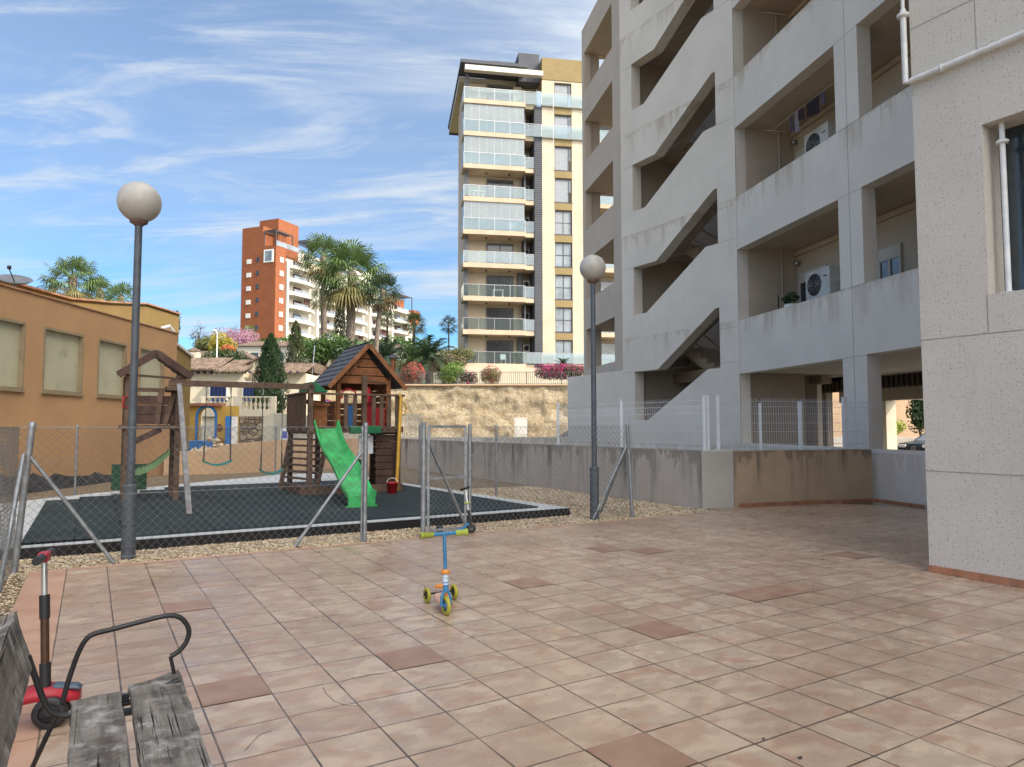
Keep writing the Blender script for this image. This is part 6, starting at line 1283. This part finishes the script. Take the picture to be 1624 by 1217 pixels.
for px in range(860, 926, 7):
    c = (X(px, 48.9), 48.9, Zp(590, 48.9)+.0); leafblob(m, c, .55, 330, .10); leafblob(e, (c[0], c[1], c[2]+.05), .6, 260 if px < 898 else 110, .085, shell=.8)
part('foliage', m, M_lfd, t); part('blossom', e, M_boug, t)
bush('pink_bush', (X(472, 47.0), 47.0, 3.75), .55, 900, .08, M_lfd, 'pink flowering bush beside the pale railing left of the play house', sc=(1.5, .8, .8), extra=(M_boug, 900))
feather('spiky_plant', (X(893, 52), 52, 5.2), (X(893, 52), 52, Zp(578, 52)), .9, 'spiky green cycad above the magenta hedge', 26, M_lfd, .1, 'plant')
feather('balcony_palm', TWf(.9, .9, FZ[0]), TWf(.9, .9, FZ[0]+.5), .7, 'tall green potted palm at the left of the lowest tower balcony', 18, M_lfm, .08, 'potted plant'); feather('balcony_palm', TWf(4.7, .7, FZ[0]), TWf(4.7, .7, FZ[0]+.7), .8, 'green potted palm at the right of the lowest tower balcony', 18, M_lfm, .08, 'potted plant')
# hillside houses and far woods
for px, Y, w_, zt, lb in ((330, 70, 7, 566, 'low pale house roof above the villa'), (418, 88, 7, 548, 'white hillside house behind the big cypress'), (590, 100, 9, 552, 'white hillside house behind the palm trunks')):
    x = X(px, Y); z = Zp(zt, Y); t = thing('hillside_house', (x, Y, 4), lb, 'house'); m = MB(); m.box(WD, (x-w_/2, x+w_/2), (Y, Y+6), (3, z)); part('wall', m, M_white, t)
    m = MB(); m.hexa([(x-w_/2-.3, Y-.4, z), (x+w_/2+.3, Y-.4, z), (x+w_/2+.3, Y+6.3, z), (x-w_/2-.3, Y+6.3, z), (x-w_/2+1, Y+2.5, z+.9), (x+w_/2-1, Y+2.5, z+.9), (x+w_/2-1, Y+3.5, z+.9), (x-w_/2+1, Y+3.5, z+.9)]); part('roof', m, M_roof, t)
    for i in (-.25, .2): m = MB(); m.box(WD, (x+w_*i, x+w_*i+1), (Y-.03, Y-.002), (z-1.9, z-.8)); part('window', m, M_dwin, t)
p0 = at(344, 560, 46.8); t = thing('street_light', (p0.x, 46.8, 3), 'thin white street light rising above the villa roof', 'street lamp'); m = MB(); m.tube([(p0.x, 46.8, 2), (p0.x, 46.8, Zp(527, 46.8)), (p0.x-.15, 46.8, Zp(523, 46.8))], .035, 8); part('pole', m, M_wht, t); m = MB(); m.sphere((p0.x-.2, 46.8, Zp(523, 46.8)), .1, 10, 6, (1.8, 1, .5)); part('head', m, M_wht, t)
p0 = at(497, 560, 46); t = thing('garden_pole', (p0.x, 46, 3), 'plain grey pole in front of the dense green garden tree', 'pole'); m = MB(); m.tube([(p0.x-.2, 46, 3), (p0.x+.08, 46, Zp(547, 46))], .04, 8); part('pole_shaft', m, M_galv, t)
g = MB(); random.seed(77)
for i in range(70):
    x = random.uniform(-190, 60); y = random.uniform(175, 300); leafblob(g, (x, y, gh(x, y)+1), random.uniform(3, 6), 120, 1.1, (1, 1, .6))
solo('far_woods', g, M_lfd, 'distant dark green scrub on the hillside behind the buildings', 'woods', kind='stuff')
for px, Y, r in ((455, 120, 4), (475, 130, 3.5), (560, 120, 4), (600, 130, 4), (640, 130, 4), (430, 112, 3)): tree('hill_tree', px, 560, Y, r, 9, M_lfm, 'green tree before the white balcony block %s' % {455: 'just left of the olive cypress', 475: 'just right of the olive cypress', 560: 'beside the tallest palm trunk', 600: 'beside the dark palm trunk', 640: 'at its right end', 430: 'above the large cypress tip'}[px], 1500, .5, (1.3, 1, .8))
